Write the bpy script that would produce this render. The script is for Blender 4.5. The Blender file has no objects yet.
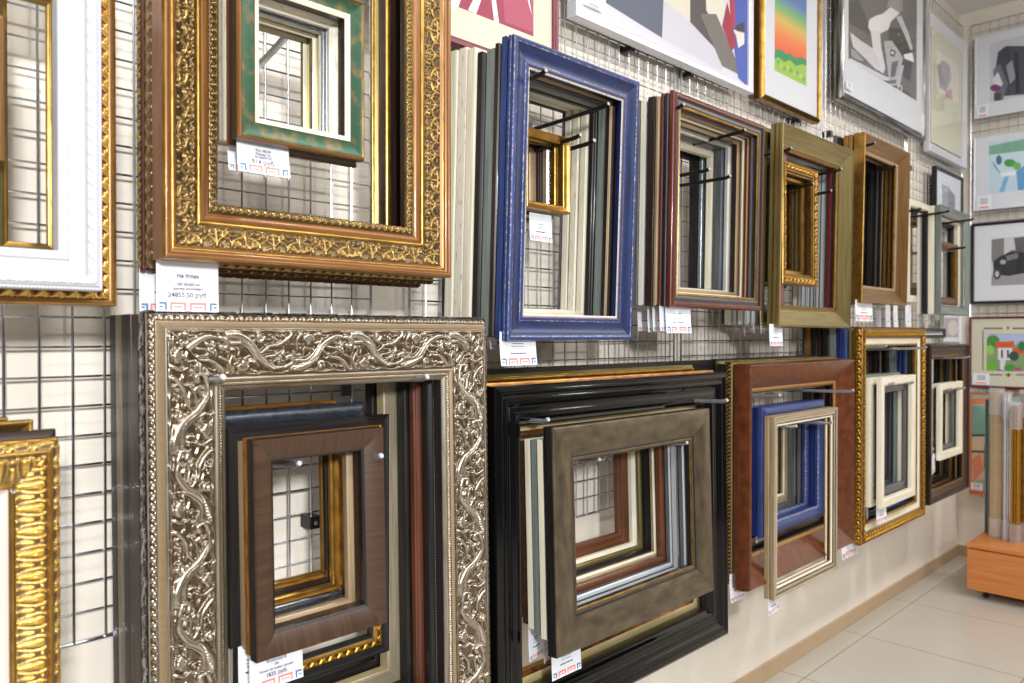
import bpy, bmesh, math, random
import numpy as np
from mathutils import Vector, Matrix
R = random.Random(7)
C = bpy.context.scene.collection
sc = bpy.context.scene
SQ = math.sqrt(2)
# ------------------------------------------------------------------ camera
EYE = 1.364
FOC = 785.0
PITCH = math.atan(6.5/785)
fw = Vector((1/SQ, 1/SQ, 0))*math.cos(PITCH) + Vector((0, 0, -math.sin(PITCH)))
rt = Vector((1/SQ, -1/SQ, 0))
up = rt.cross(fw)
cam = bpy.data.cameras.new('camera'); co = bpy.data.objects.new('camera', cam); C.objects.link(co)
co.matrix_world = Matrix((( rt.x, up.x, -fw.x, 0), (rt.y, up.y, -fw.y, 0), (rt.z, up.z, -fw.z, EYE), (0, 0, 0, 1)))
cam.sensor_width = 36; cam.lens = FOC/1024*36; cam.clip_start = 0.02
cam.dof.use_dof = True; cam.dof.focus_distance = 1.75; cam.dof.aperture_fstop = 4.5
sc.camera = co
def ray(px, py):
    return fw + rt*((px-512)/FOC) + up*((341.5-py)/FOC)
def at(px, py, Y):
    d = ray(px, py); t = Y/d.y
    return d.x*t, EYE + d.z*t
def atb(px, py, X):
    d = ray(px, py); t = X/d.x
    return d.y*t, EYE + d.z*t
WALL, MESH = 1.485, 1.45
BACK, BMESH = 5.40, 5.36
# ------------------------------------------------------------------ materials
def lin(c):
    return tuple(((v/255)/12.92 if v <= 10 else (((v/255)+.055)/1.055)**2.4) for v in c) + (1,)
MATS = {}
BRIGHT = ('paper', 'mat_', 'white_paint', 'blush', 'ink_', 'ceiling', 'wall_paint', 'far_paint', 'chrome', 'clear', 'cap', 'silver_white', 'black', 'floor', 'base_tile', 'cream', 'blue_black', 'orange_lam')
DIM = .74
def mat(name, col, rough=.5, metal=0., col2=None, sc3=(40, 40, 1), lo=.4, hi=.65, relief=None, coat=0., bump=0., detail=4, rl=(.12, .6)):
    m = bpy.data.materials.new(name); m.use_nodes = True
    nt = m.node_tree; N = nt.nodes; L = nt.links
    b = N['Principled BSDF']
    if not name.startswith(BRIGHT):
        q = DIM**(1/2.2); col = tuple(v*q for v in col); col2 = col2 and tuple(v*q for v in col2)
    b.inputs['Base Color'].default_value = lin(col)
    b.inputs['Roughness'].default_value = rough
    b.inputs['Metallic'].default_value = metal
    b.inputs['Coat Weight'].default_value = coat*.5
    if name in ('black_gloss', 'black', 'blue_deep', 'dark_brown'): b.inputs['Specular IOR Level'].default_value = .3
    b.inputs['Coat Roughness'].default_value = .06
    out = None
    if col2 or bump:
        tc = N.new('ShaderNodeTexCoord'); mp = N.new('ShaderNodeMapping'); no = N.new('ShaderNodeTexNoise')
        mp.inputs['Scale'].default_value = sc3; no.inputs['Scale'].default_value = 1; no.inputs['Detail'].default_value = detail
        L.new(tc.outputs['UV'], mp.inputs[0]); L.new(mp.outputs[0], no.inputs[0])
        if bump:
            bp = N.new('ShaderNodeBump'); bp.inputs['Strength'].default_value = bump; bp.inputs['Distance'].default_value = .001
            L.new(no.outputs[0], bp.inputs['Height']); L.new(bp.outputs[0], b.inputs['Normal'])
        if col2:
            rp = N.new('ShaderNodeValToRGB'); rp.color_ramp.elements[0].position = lo; rp.color_ramp.elements[1].position = hi
            rp.color_ramp.elements[0].color = lin(col); rp.color_ramp.elements[1].color = lin(col2)
            L.new(no.outputs[0], rp.inputs[0]); out = rp.outputs[0]
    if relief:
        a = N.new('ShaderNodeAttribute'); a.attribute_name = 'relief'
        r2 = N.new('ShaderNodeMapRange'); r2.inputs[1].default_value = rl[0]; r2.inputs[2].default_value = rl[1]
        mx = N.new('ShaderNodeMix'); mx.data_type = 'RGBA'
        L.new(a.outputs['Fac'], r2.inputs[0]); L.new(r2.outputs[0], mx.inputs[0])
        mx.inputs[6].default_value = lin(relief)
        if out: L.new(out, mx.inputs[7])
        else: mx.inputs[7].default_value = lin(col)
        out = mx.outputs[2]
    if out: L.new(out, b.inputs['Base Color'])
    MATS[name] = m
    return m
WOOD = (5, 220, 1)
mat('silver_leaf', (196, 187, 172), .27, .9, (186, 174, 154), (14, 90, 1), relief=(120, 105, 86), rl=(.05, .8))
mat('silver_plain', (172, 164, 148), .38, .75, (136, 124, 106), (12, 90, 1))
mat('silver_dark', (190, 188, 190), .22, .9, (110, 106, 106), (60, 60, 1), relief=(44, 40, 40))
mat('champagne_wood', (158, 136, 104), .45, .3, (170, 142, 106), (260, 12, 1))
mat('gold_leaf', (206, 162, 82), .3, .9, (170, 128, 60), (30, 30, 1))
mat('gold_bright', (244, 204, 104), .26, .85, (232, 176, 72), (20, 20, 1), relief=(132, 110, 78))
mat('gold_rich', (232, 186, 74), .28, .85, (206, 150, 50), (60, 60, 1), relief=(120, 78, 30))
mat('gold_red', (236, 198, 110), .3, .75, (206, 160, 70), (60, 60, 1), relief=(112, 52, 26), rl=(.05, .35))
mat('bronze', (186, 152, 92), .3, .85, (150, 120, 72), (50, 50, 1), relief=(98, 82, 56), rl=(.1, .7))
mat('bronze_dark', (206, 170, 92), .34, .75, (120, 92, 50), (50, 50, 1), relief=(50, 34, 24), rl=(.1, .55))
mat('wood_orange', (156, 104, 54), .36, .35, (126, 80, 40), WOOD, coat=.3)
mat('gold_dark', (128, 98, 40), .36, .7, (92, 66, 26), (30, 60, 1))
mat('gold_olive', (160, 146, 94), .38, .6, (130, 114, 68), WOOD)
mat('gold_brown', (158, 118, 70), .36, .6, (122, 88, 50), WOOD)
mat('amber', (200, 140, 50), .3, .5, (150, 92, 30), (30, 120, 1), coat=.2)
mat('amber_burl', (150, 92, 28), .25, .4, (84, 42, 16), (30, 30, 1), coat=.5)
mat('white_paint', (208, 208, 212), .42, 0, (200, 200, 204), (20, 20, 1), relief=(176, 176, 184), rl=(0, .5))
mat('blush', (206, 190, 182), .42, 0, (200, 180, 172), (6, 40, 1))
mat('cream', (226, 220, 200), .45, 0, (206, 198, 174), WOOD)
mat('cream_worn', (222, 216, 198), .5, 0, (178, 164, 132), (40, 160, 1), .55, .7)
mat('white_grey', (214, 216, 218), .35, .2, (186, 190, 194), WOOD)
mat('grey_green', (136, 148, 142), .45, .1, (112, 122, 116), WOOD)
mat('grey', (112, 112, 116), .4, .2, (84, 84, 88), WOOD)
mat('grey_blue', (126, 132, 142), .35, .4, (96, 102, 112), WOOD)
mat('steel', (180, 184, 190), .25, .9, (130, 136, 144), WOOD)
mat('black', (22, 20, 20), .35, 0, (36, 34, 34), WOOD, coat=.2)
mat('black_gloss', (8, 8, 9), .08, 0)
mat('blue_black', (44, 50, 60), .3, .4, (26, 28, 34), (80, 120, 1))
mat('dark_brown', (52, 36, 28), .35, 0, (34, 22, 16), WOOD, coat=.3)
mat('walnut', (84, 57, 38), .42, .1, (58, 38, 24), (160, 8, 1), .3, .7, coat=.1)
mat('taupe', (120, 106, 82), .33, .5, (80, 70, 58), (18, 40, 1), .3, .7, detail=8)
mat('mahogany', (112, 58, 34), .35, 0, (82, 40, 24), WOOD, coat=.2)
mat('red_brown', (110, 42, 28), .3, 0, (84, 30, 22), WOOD, coat=.6)
mat('burl_brown', (118, 62, 32), .3, 0, (82, 40, 22), (34, 34, 1), .35, .7, coat=.4, detail=8)
mat('ochre', (190, 142, 72), .4, .2, (150, 104, 50), (200, 12, 1))
mat('tan', (190, 166, 130), .42, .2, (160, 134, 100), WOOD)
mat('blue_paint', (38, 54, 106), .36, .1, (28, 40, 78), (10, 70, 1), .35, .65)
mat('blue_side', (50, 76, 140), .36, .1, (38, 56, 106), (12, 160, 1), .35, .65)
mat('blue_worn', (84, 94, 150), .42, .1, (196, 184, 160), (120, 240, 1), .5, .62)
mat('blue_deep', (34, 52, 118), .35, .1, (26, 36, 84), WOOD)
mat('worn_white', (222, 222, 226), .35, .3, (120, 112, 120), (160, 160, 1), .55, .7)
mat('champagne', (214, 200, 172), .32, .5, (186, 170, 140), (8, 160, 1))
mat('walnut_warm', (118, 70, 42), .35, 0, (88, 50, 30), WOOD, coat=.3)
mat('champagne_bright', (232, 214, 160), .34, .25, (214, 192, 132), (8, 160, 1))
mat('pearl', (232, 228, 216), .3, .5, relief=(40, 30, 24), rl=(.2, .5))
mat('green_leaf', (44, 84, 58), .38, .3, (150, 112, 62), (40, 40, 1), .5, .8, detail=8)
mat('maroon', (142, 62, 78), .4, 0, (124, 50, 66), WOOD)
mat('crimson_gloss', (120, 24, 44), .3, 0, coat=.4)
mat('silver_white', (226, 226, 232), .35, .3, (206, 206, 214), WOOD)
mat('black_silver', (60, 58, 60), .22, .8, (160, 156, 150), (4, 60, 1))
mat('chrome', (206, 210, 218), .22, 1.)
mat('chrome_dull', (176, 178, 186), .32, .8)
mat('dark_metal', (70, 66, 66), .35, .9)
mat('cap_white', (176, 176, 180), .4)
mat('paper', (226, 229, 236), .7)
mat('ink', (50, 50, 62), .7)
mat('ink_blue', (84, 120, 156), .7)
mat('ink_red', (232, 130, 120), .7)
mat('mat_white', (214, 217, 224), .8)
mat('mat_cream', (208, 205, 186), .8)
mat('mat_ivory', (208, 206, 184), .8)
mat('backing_board', (120, 100, 76), .8)
mat('orange_laminate', (206, 132, 72), .4, 0, (186, 112, 56), (4, 60, 1), .3, .7)
mat('cardboard', (206, 180, 142), .6, 0, (190, 160, 120), WOOD)
mat('gold_moulding', (206, 150, 40), .35, .5, (170, 116, 26), WOOD)
def flatc(c, rough=.6):
    n = 'ink_%02x%02x%02x' % tuple(c)
    return MATS.get(n) or mat(n, c, rough)
def glass():
    m = bpy.data.materials.new('picture_glass'); m.use_nodes = True; nt = m.node_tree; N = nt.nodes; L = nt.links
    N.clear(); o = N.new('ShaderNodeOutputMaterial'); t = N.new('ShaderNodeBsdfTransparent'); g = N.new('ShaderNodeBsdfGlossy')
    g.inputs['Roughness'].default_value = .03; f = N.new('ShaderNodeFresnel'); f.inputs[0].default_value = 1.45
    ge = N.new('ShaderNodeNewGeometry'); iv = N.new('ShaderNodeMath'); iv.operation = 'SUBTRACT'; iv.inputs[0].default_value = 1; L.new(ge.outputs['Backfacing'], iv.inputs[1])
    mu = N.new('ShaderNodeMath'); mu.operation = 'MULTIPLY'; L.new(f.outputs[0], mu.inputs[0]); L.new(iv.outputs[0], mu.inputs[1])
    mx = N.new('ShaderNodeMixShader'); L.new(mu.outputs[0], mx.inputs[0]); L.new(t.outputs[0], mx.inputs[1]); L.new(g.outputs[0], mx.inputs[2]); L.new(mx.outputs[0], o.inputs[0])
    MATS['glass'] = m
glass()
def film():
    m = bpy.data.materials.new('clear_film'); m.use_nodes = True; nt = m.node_tree; N = nt.nodes; L = nt.links
    N.clear(); o = N.new('ShaderNodeOutputMaterial'); t = N.new('ShaderNodeBsdfTransparent'); g = N.new('ShaderNodeBsdfPrincipled')
    g.inputs['Roughness'].default_value = .15; g.inputs['Base Color'].default_value = lin((230, 230, 236))
    mx = N.new('ShaderNodeMixShader'); mx.inputs[0].default_value = .28
    tc = N.new('ShaderNodeTexCoord'); no = N.new('ShaderNodeTexNoise'); no.inputs['Scale'].default_value = 30
    bp = N.new('ShaderNodeBump'); bp.inputs['Strength'].default_value = .8; bp.inputs['Distance'].default_value = .01
    L.new(tc.outputs['Object'], no.inputs[0]); L.new(no.outputs[0], bp.inputs['Height']); L.new(bp.outputs[0], g.inputs['Normal'])
    L.new(t.outputs[0], mx.inputs[1]); L.new(g.outputs[0], mx.inputs[2]); L.new(mx.outputs[0], o.inputs[0])
    MATS['film'] = m
film()
# ------------------------------------------------------------------ object helpers
def link(name, me, parent=None, loc=None):
    o = bpy.data.objects.new(name, me); C.objects.link(o)
    if parent: o.parent = parent
    if loc: o.location = loc
    return o
def tag(o, label, cat, group=None):
    o['label'] = label; o['category'] = cat
    if group: o['group'] = group
    return o
def empty(name, loc, label, cat, group=None, rz=0., rx=0., ry=0.):
    o = link(name, None, None, loc); o.rotation_euler = (rx, ry, rz); o.empty_display_size = .05
    return tag(o, label, cat, group)
def structure(o): o['kind'] = 'structure'; return o
def mesh(verts, faces, mats, fm=None, uv=None, smooth=True, ang=35, fix=True):
    me = bpy.data.meshes.new('shape'); me.from_pydata([tuple(v) for v in verts], [], faces)
    for m in mats: me.materials.append(MATS[m] if isinstance(m, str) else m)
    if fm is not None: me.polygons.foreach_set('material_index', fm)
    if uv is not None:
        ul = me.uv_layers.new(name='UVMap'); li = np.empty(len(me.loops), dtype=np.int32); me.loops.foreach_get('vertex_index', li)
        ul.data.foreach_set('uv', np.asarray(uv, dtype=np.float32)[li].ravel())
    if fix:
        bm = bmesh.new(); bm.from_mesh(me); bmesh.ops.recalc_face_normals(bm, faces=bm.faces); bm.to_mesh(me); bm.free()
    if smooth:
        me.polygons.foreach_set('use_smooth', [True]*len(me.polygons)); me.set_sharp_from_angle(angle=math.radians(ang))
    me.update(); return me
class MB:
    def __init__(s): s.v = []; s.f = []; s.m = []; s.uv = []
    def quadbox(s, x0, x1, y0, y1, z0, z1, m=0):
        b = len(s.v)
        for x in (x0, x1):
            for y in (y0, y1):
                for z in (z0, z1): s.v.append((x, y, z)); s.uv.append((x+y, z))
        for f in ((0, 1, 3, 2), (4, 6, 7, 5), (0, 4, 5, 1), (2, 3, 7, 6), (0, 2, 6, 4), (1, 5, 7, 3)):
            s.f.append(tuple(b+i for i in f)); s.m.append(m)
        return s
    def tube(s, pts, r, n=8, m=0, caps=True, flat=None):
        pts = [Vector(p) for p in pts]; b0 = len(s.v)
        for i, p in enumerate(pts):
            d = (pts[min(i+1, len(pts)-1)]-pts[max(i-1, 0)]).normalized()
            a = Vector((0, 0, 1)) if abs(d.z) < .9 else Vector((1, 0, 0))
            e1 = d.cross(a).normalized(); e2 = e1.cross(d)
            ra, rb = flat if flat else (r, r)
            for k in range(n):
                t = 2*math.pi*k/n
                s.v.append(tuple(p+e1*ra*math.cos(t)+e2*rb*math.sin(t))); s.uv.append((k/n*.05, i*.05))
        for i in range(len(pts)-1):
            for k in range(n):
                s.f.append((b0+i*n+k, b0+i*n+(k+1) % n, b0+(i+1)*n+(k+1) % n, b0+(i+1)*n+k)); s.m.append(m)
        if caps:
            s.f.append(tuple(b0+k for k in range(n))); s.m.append(m)
            e = b0+(len(pts)-1)*n; s.f.append(tuple(e+k for k in range(n))); s.m.append(m)
        return s
    def build(s, name, mats, parent=None, bevel=0., smooth=True, loc=None):
        me = mesh(s.v, s.f, mats, s.m, s.uv, smooth)
        o = link(name, me, parent, loc)
        if bevel:
            md = o.modifiers.new('bevel', 'BEVEL'); md.width = bevel; md.segments = 2; md.limit_method = 'ANGLE'
        return o
# ------------------------------------------------------------------ relief tiles (height fields, mm)
class Tile:
    def __init__(s, L, W, res=.6):
        s.L, s.W, s.res = L, W, res
        s.nx = int(L/res); s.ny = int(W/res)
        s.X, s.Y = np.meshgrid((np.arange(s.nx)+.5)*L/s.nx, (np.arange(s.ny)+.5)*W/s.ny)
        s.H = np.zeros_like(s.X)
    def stroke(s, pts, r0, r1, h=1., h1=None, mid=None):
        P = [np.array(p, float) for p in pts]
        if len(P) > 2:
            Q = [2*P[0]-P[1]] + P + [2*P[-1]-P[-2]]; out = []
            for i in range(1, len(Q)-2):
                for t in np.linspace(0, 1, 9)[:-1]:
                    a, b, c, d = Q[i-1:i+3]
                    out.append(.5*((2*b)+(c-a)*t+(2*a-5*b+4*c-d)*t*t+(3*b-a-3*c+d)*t**3))
            out.append(P[-1])
        else:
            out = [P[0]+(P[-1]-P[0])*t for t in np.linspace(0, 1, 10)]
        n = len(out); h1 = h if h1 is None else h1
        for i, p in enumerate(out):
            t = i/max(1, n-1)
            r = r0+(r1-r0)*t if mid is None else (r0*(1-t)**2+2*mid*t*(1-t)*2*.75+r1*t*t)
            r = max(r, .35)*FAT[0]; hh = h+(h1-h)*t
            dx = np.abs(s.X-p[0] % s.L); dx = np.minimum(dx, s.L-dx); d2 = (dx*dx+(s.Y-p[1])**2)/(r*r)
            s.H = np.maximum(s.H, hh*np.sqrt(np.clip(1-d2, 0, 1)))
        return s
    def groove(s, pts, r, k=.5):
        H = s.H; s.H = np.zeros_like(H); s.stroke(pts, r, r, 1.); g = s.H; s.H = H*(1-k*g); return s
    def dot(s, x, y, r, h=1.): return s.stroke([(x, y), (x+.01, y)], r, r, h)
    def spiral(s, cx, cy, r, a0, turns, r0, r1, h=1., sgn=1):
        pts = [(cx+r*(1-t*.85)*math.cos(a0+sgn*t*turns*2*math.pi), cy+r*(1-t*.85)*math.sin(a0+sgn*t*turns*2*math.pi)) for t in np.linspace(0, 1, 9)]
        return s.stroke(pts, r0, r1, h)
    def sample(s, S, V):
        x = (S % s.L)/s.L*s.nx-.5; y = np.clip(V*s.ny-.5, 0, s.ny-1.001)
        x0 = np.floor(x).astype(int); y0 = np.floor(y).astype(int); fx = x-x0; fy = y-y0
        a = s.H[y0, x0 % s.nx]; b = s.H[y0, (x0+1) % s.nx]; c = s.H[y0+1, x0 % s.nx]; d = s.H[y0+1, (x0+1) % s.nx]
        return (a*(1-fx)+b*fx)*(1-fy)+(c*(1-fx)+d*fx)*fy
T = {}
FAT = [1.]
def leaf(t, x, y, ang, ln, w, h=1., curl=.6, lobes=3):
    # an acanthus-like leaf: curved mid stroke and side lobes
    ca, sa = math.cos(ang), math.sin(ang)
    def w2(u, v): return (x+u*ca-v*sa, y+u*sa+v*ca)
    t.stroke([w2(0, 0), w2(ln*.35, ln*.08*curl), w2(ln*.7, ln*.3*curl), w2(ln, ln*.75*curl)], w*.55, w*.25, h*.8, h, mid=w)
    for i in range(lobes):
        u = ln*(.2+.25*i)
        t.stroke([w2(u, 0), w2(u+ln*.12, -w*.9), w2(u+ln*.3, -w*1.3)], w*.45, w*.2, h*.75)
def make_tiles():
    t = T['baroque'] = Tile(230, 60, .7); FAT[0] = 1.32                       # wide silver ornament
    for k in range(34):                                         # veined ground
        x = k*6.8; y = 4+(k*17) % 48; t.stroke([(x, y), (x+14, y+3*math.sin(k)), (x+30, y+5*math.cos(k*2.))], 1.5, .9, .34)
    for y in (2.5, 57.5):
        t.stroke([(a, y+1.2*math.sin(a/250*12*math.pi)) for a in range(0, 251, 10)], 1.6, 1.6, .35)
    for x0, s in ((0, 1), (115, -1)):
        f = (lambda v: v) if s == 1 else (lambda v: 60-v)
        t.stroke([(x0+2, f(8)), (x0+22, f(9)), (x0+44, f(20)), (x0+60, f(38)), (x0+82, f(50)), (x0+100, f(50))], 4.2, 2.2, .85, .95, mid=4.5)
        t.stroke([(x0+10, f(18)), (x0+30, f(19)), (x0+46, f(32)), (x0+56, f(48))], 3., 1.6, .7, .8)
        t.stroke([(x0+104, f(50)), (x0+116, f(45)), (x0+114, f(36)), (x0+106, f(38))], 3.2, 3.8, .95, 1.)
        t.stroke([(x0+62, f(30)), (x0+76, f(22)), (x0+92, f(20)), (x0+106, f(12)), (x0+112, f(6))], 2., 3.4, .7, .9)
        t.stroke([(x0+70, f(36)), (x0+86, f(34)), (x0+98, f(28))], 2.4, 1.4, .75, .6)
        for a in range(5):                                      # flower cup
            an = (-1.0+a*.5)
            t.stroke([(x0+30, f(44)), (x0+30+9*math.sin(an)*1.1, f(44+9*math.cos(an)*.9))], 2.6, 3.4, .8, .95)
        t.dot(x0+30, f(43), 4.4, 1.); t.spiral(x0+56, f(10), 7.5, 0, 1., 2.8, 2.2, .9, s)
        t.dot(x0+56, f(10), 2.6, .95)
        for q in range(4): t.dot(x0+78+q*5, f(10+2*math.sin(q*2)), 2.4-.3*q, .8)
        t.stroke([(x0+12, f(34)), (x0+8, f(44)), (x0+14, f(54))], 2.2, 3.2, .6, .8)
        t.stroke([(x0+84, f(42)), (x0+92, f(40)), (x0+95, f(44))], 2.2, 1.6, .7)
        for (lx, ly, la) in ((20, 24, .9), (40, 44, -.6), (66, 20, .3), (88, 36, -.2), (100, 24, 1.2), (6, 30, -1.), (48, 54, .1), (96, 8, .2)):
            t.stroke([(x0+lx, f(ly)), (x0+lx+5*math.cos(la), f(ly+5*math.sin(la))), (x0+lx+9*math.cos(la+.5), f(ly+9*math.sin(la+.5)))], 1.2, 2.4, .5, .75)
        t.groove([(x0+6, f(8)), (x0+44, f(20)), (x0+60, f(38)), (x0+82, f(50))], 1., .35)
    FAT[0] = 1.1
    t = T['sidescroll'] = Tile(64, 30, .7)
    t.stroke([(2, 6), (16, 8), (28, 18), (40, 24), (52, 20)], 3.2, 4.5, .8, 1.); t.spiral(50, 14, 9, 1.2, 1.1, 3, 2.4, .9)
    t.dot(50, 13, 4, 1.); t.stroke([(10, 24), (20, 26), (30, 22)], 3, 2, .7); t.stroke([(24, 5), (34, 7), (42, 4)], 2.4, 1.6, .6); t.dot(8, 14, 4.5, .85)
    FAT[0] = 1.
    t = T['lace'] = Tile(16, 10, .5)
    t.spiral(5, 5, 3.4, 0, .9, 1.2, 1., .9); t.stroke([(8, 2), (11, 4), (12, 8), (15, 9)], 1.2, .9, .9); t.dot(13, 3, 1.4, .9)
    FAT[0] = 1.35
    t = T['acanthus'] = Tile(96, 34, .5)                       # finely carved scroll band
    for k in range(60): t.dot((k*37) % 96, (k*23) % 34, 1.1, .16)
    for s in (1, -1):
        for m in (0, 1):
            cx = 48+s*(m*48-24) if False else (24 if m else 72)
        f = (lambda u: 48+s*u)
        t.spiral(f(13), 10, 7.5, math.pi/2 if s == 1 else math.pi/2, 1.15, 2., 1.4, .9, -s)
        t.stroke([(f(2), 30), (f(5), 20), (f(12), 17.5), (f(20), 13), (f(24), 5)], 1.4, 2.4, .8, .95, mid=2.6)
        t.spiral(f(32), 24, 7.5, -math.pi/2, 1.1, 2., 1.3, .9, s)
        t.stroke([(f(24), 8), (f(28), 15), (f(38), 17), (f(46), 10)], 1.3, 2.2, .85, .9)
        for j in range(3): t.stroke([(f(1), 7), (f(3+4*j), 3+1.2*j), (f(6+4*j), 1.5+3*j)], 1.2, 1.7, .85, .95)
        t.stroke([(f(0), 31), (f(5), 27), (f(9), 29)], 1.6, 1.2, .9)
        for j in range(4): t.dot(f(40+2.2*j), 27+1.6*math.sin(j*2), 1.5, .8)
        for j in range(3): t.dot(f(13+1.8*j), 29-2*j*.5, 1.3, .75)
        t.dot(f(13), 10, 1.8, .95); t.dot(f(32), 24, 1.8, .95)
    for s in (1, -1):
        for (lx, ly, la) in ((9, 24, .4), (20, 27, -.3), (30, 12, .6), (40, 22, -.8), (22, 19, .2), (38, 4, 0), (28, 31, 0), (44, 30, -.6), (5, 13, 1.)):
            t.stroke([(48+s*lx, ly), (48+s*(lx+2.4*math.cos(la)), ly+2.4*math.sin(la)), (48+s*(lx+4.4*math.cos(la+.6)), ly+4.4*math.sin(la+.6))], .7, 1.3, .5, .75)
    t.stroke([(48, 8), (48, 20), (48, 29)], 1.8, 3., .8, 1.); t.stroke([(0, 30), (0, 16), (0, 4)], 1.6, 2.6, .8, .95)
    FAT[0] = 1.2
    t = T['vine'] = Tile(14, 13, .45)
    t.spiral(4.5, 6.5, 4.2, 0, 1., 1.3, .9, .9); t.stroke([(7, 2), (10, 4), (11, 9), (14, 11)], 1.2, 1.2, .9); t.dot(11.5, 3.5, 1.5, .9); t.dot(2, 11, 1.3, .8)
    t = T['leafedge'] = Tile(20, 13, .5)
    leaf(t, 1, 3, .5, 15, 3.2, 1., .7); t.stroke([(12, 2), (16, 3.5), (19, 2)], 1.4, 1., .6); t.stroke([(4, 11.5), (9, 12), (14, 11)], 1., 1., .4)
    FAT[0] = 1.
    t = T['fan'] = Tile(28, 44, .6)                             # palmette band of the left gold frame
    t.stroke([(14, 40), (14, 26), (14, 9)], 2.2, 5.6, .7, 1.); t.groove([(14, 36), (14, 20), (14, 8)], 1., .35)
    for s in (1, -1):
        t.stroke([(14+s*4, 42), (14+s*7.5, 28), (14+s*9, 12), (14+s*7, 3)], 1.2, 1.8, .5, .85)
        t.stroke([(14+s*14, 42), (14+s*13, 30), (14+s*14, 20)], 1., 2.6, .5, .8)
    t.dot(0, 8, 3., .9); t.stroke([(0, 42.5), (9, 42), (19, 42), (28, 42.5)], 1.2, 1.2, .6)
    t = T['gadroon'] = Tile(26, 16, .5)
    t.stroke([(3, 12), (10, 7), (20, 5)], 3.4, 5, .8, 1.); t.stroke([(22, 13), (25, 9), (27, 4)], 2, 1.4, .8); t.groove([(6, 12), (12, 9), (20, 8)], .8, .4)
    t = T['bead'] = Tile(6, 6, .5); t.dot(3, 3, 2.6, 1.)
    t = T['bead_fine'] = Tile(4.4, 5, .4); t.dot(2.2, 2.5, 1.9, 1.)
    t = T['rope'] = Tile(12, 12, .5); t.stroke([(1, 2), (6, 6), (11, 10)], 2.4, 2.4, 1.); t.dot(10, 2.5, 1.6, .7)
    t = T['foliate'] = Tile(30, 26, .5)
    leaf(t, 2, 6, .35, 18, 3., 1., .8); leaf(t, 17, 21, -.4, 15, 2.6, .9, -.7); t.dot(25, 6, 3, .9); t.spiral(8, 18, 4.5, 1, 1, 1.5, 1.2, .85)
    t = T['chain'] = Tile(24, 14, .5)
    t.spiral(8, 7, 5, 0, 1., 1.8, 1.4, .9); t.stroke([(12, 3), (17, 6), (22, 11)], 1.8, 1.3, .9); t.dot(19, 3, 1.8, .8)
make_tiles()
# ------------------------------------------------------------------ frame profiles: (a, d, material, bulge, pattern, relief, sub-part name, step mm)
def simple(w, t, main, side=None, lip=None, kind='flat'):
    side = side or main; lip = lip or main
    if kind == 'flat':
        s = [(0, t-2, side), (1.5, t, main), (w-7, t, main), (w-6, t-2.5, lip), (w-1, t-4, lip), (w, t-6, lip)]
    elif kind == 'slope':
        s = [(0, t-2, side), (3, t, main, .8), (6, t-2, main), (w-7, t*.45, main, -1.5), (w-6, t*.45+1.5, lip), (w-1, t*.4, lip, .5), (w, t*.35, lip)]
    elif kind == 'round':
        s = [(0, t*.55, side), (w*.5, t, main, min(w*.08, 3)), (w-6, t*.6, main, 1.5), (w-5, t*.55, lip), (w, t*.45, lip, .5)]
    elif kind == 'step':
        s = [(0, t-3, side), (3, t, main, .8), (w*.3, t, main, .8), (w*.34, t-4, lip), (w*.7, t-6, main, -1), (w*.72, t-4, main), (w-3, t-5, lip, .8), (w, t-8, lip)]
    return s + [(w, 0, main)]
ST = {}
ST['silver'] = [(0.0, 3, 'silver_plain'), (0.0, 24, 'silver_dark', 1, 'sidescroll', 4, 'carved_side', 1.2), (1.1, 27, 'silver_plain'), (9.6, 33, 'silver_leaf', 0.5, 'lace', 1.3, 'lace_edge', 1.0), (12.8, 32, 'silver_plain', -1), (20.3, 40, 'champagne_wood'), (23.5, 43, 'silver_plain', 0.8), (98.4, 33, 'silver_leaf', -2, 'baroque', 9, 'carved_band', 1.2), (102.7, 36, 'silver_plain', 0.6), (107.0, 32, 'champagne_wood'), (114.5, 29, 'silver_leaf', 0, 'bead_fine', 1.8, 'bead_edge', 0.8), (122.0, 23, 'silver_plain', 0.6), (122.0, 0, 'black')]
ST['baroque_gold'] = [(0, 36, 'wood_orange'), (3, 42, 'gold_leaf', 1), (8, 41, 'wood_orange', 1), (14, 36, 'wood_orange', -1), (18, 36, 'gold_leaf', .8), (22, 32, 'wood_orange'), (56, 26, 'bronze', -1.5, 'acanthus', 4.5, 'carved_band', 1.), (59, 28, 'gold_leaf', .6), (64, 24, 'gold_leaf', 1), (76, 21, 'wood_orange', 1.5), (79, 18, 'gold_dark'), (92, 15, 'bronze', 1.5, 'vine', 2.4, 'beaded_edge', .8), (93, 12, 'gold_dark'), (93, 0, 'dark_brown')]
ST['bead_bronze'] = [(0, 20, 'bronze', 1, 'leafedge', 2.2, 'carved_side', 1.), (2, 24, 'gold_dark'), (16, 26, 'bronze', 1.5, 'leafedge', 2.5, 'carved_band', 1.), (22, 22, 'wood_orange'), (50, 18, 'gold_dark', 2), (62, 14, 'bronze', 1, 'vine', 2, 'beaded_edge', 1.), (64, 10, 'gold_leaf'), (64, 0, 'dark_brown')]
ST['bead_dark'] = [(0, 22, 'bronze_dark', 1, 'chain', 2.2, 'carved_side', 1.1), (2, 25, 'mahogany'), (14, 26, 'bronze_dark', 1, 'chain', 2, 'carved_band', 1.1), (70, 18, 'dark_brown', -3), (80, 16, 'gold_leaf', 1.5), (80, 0, 'dark_brown')]
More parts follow.
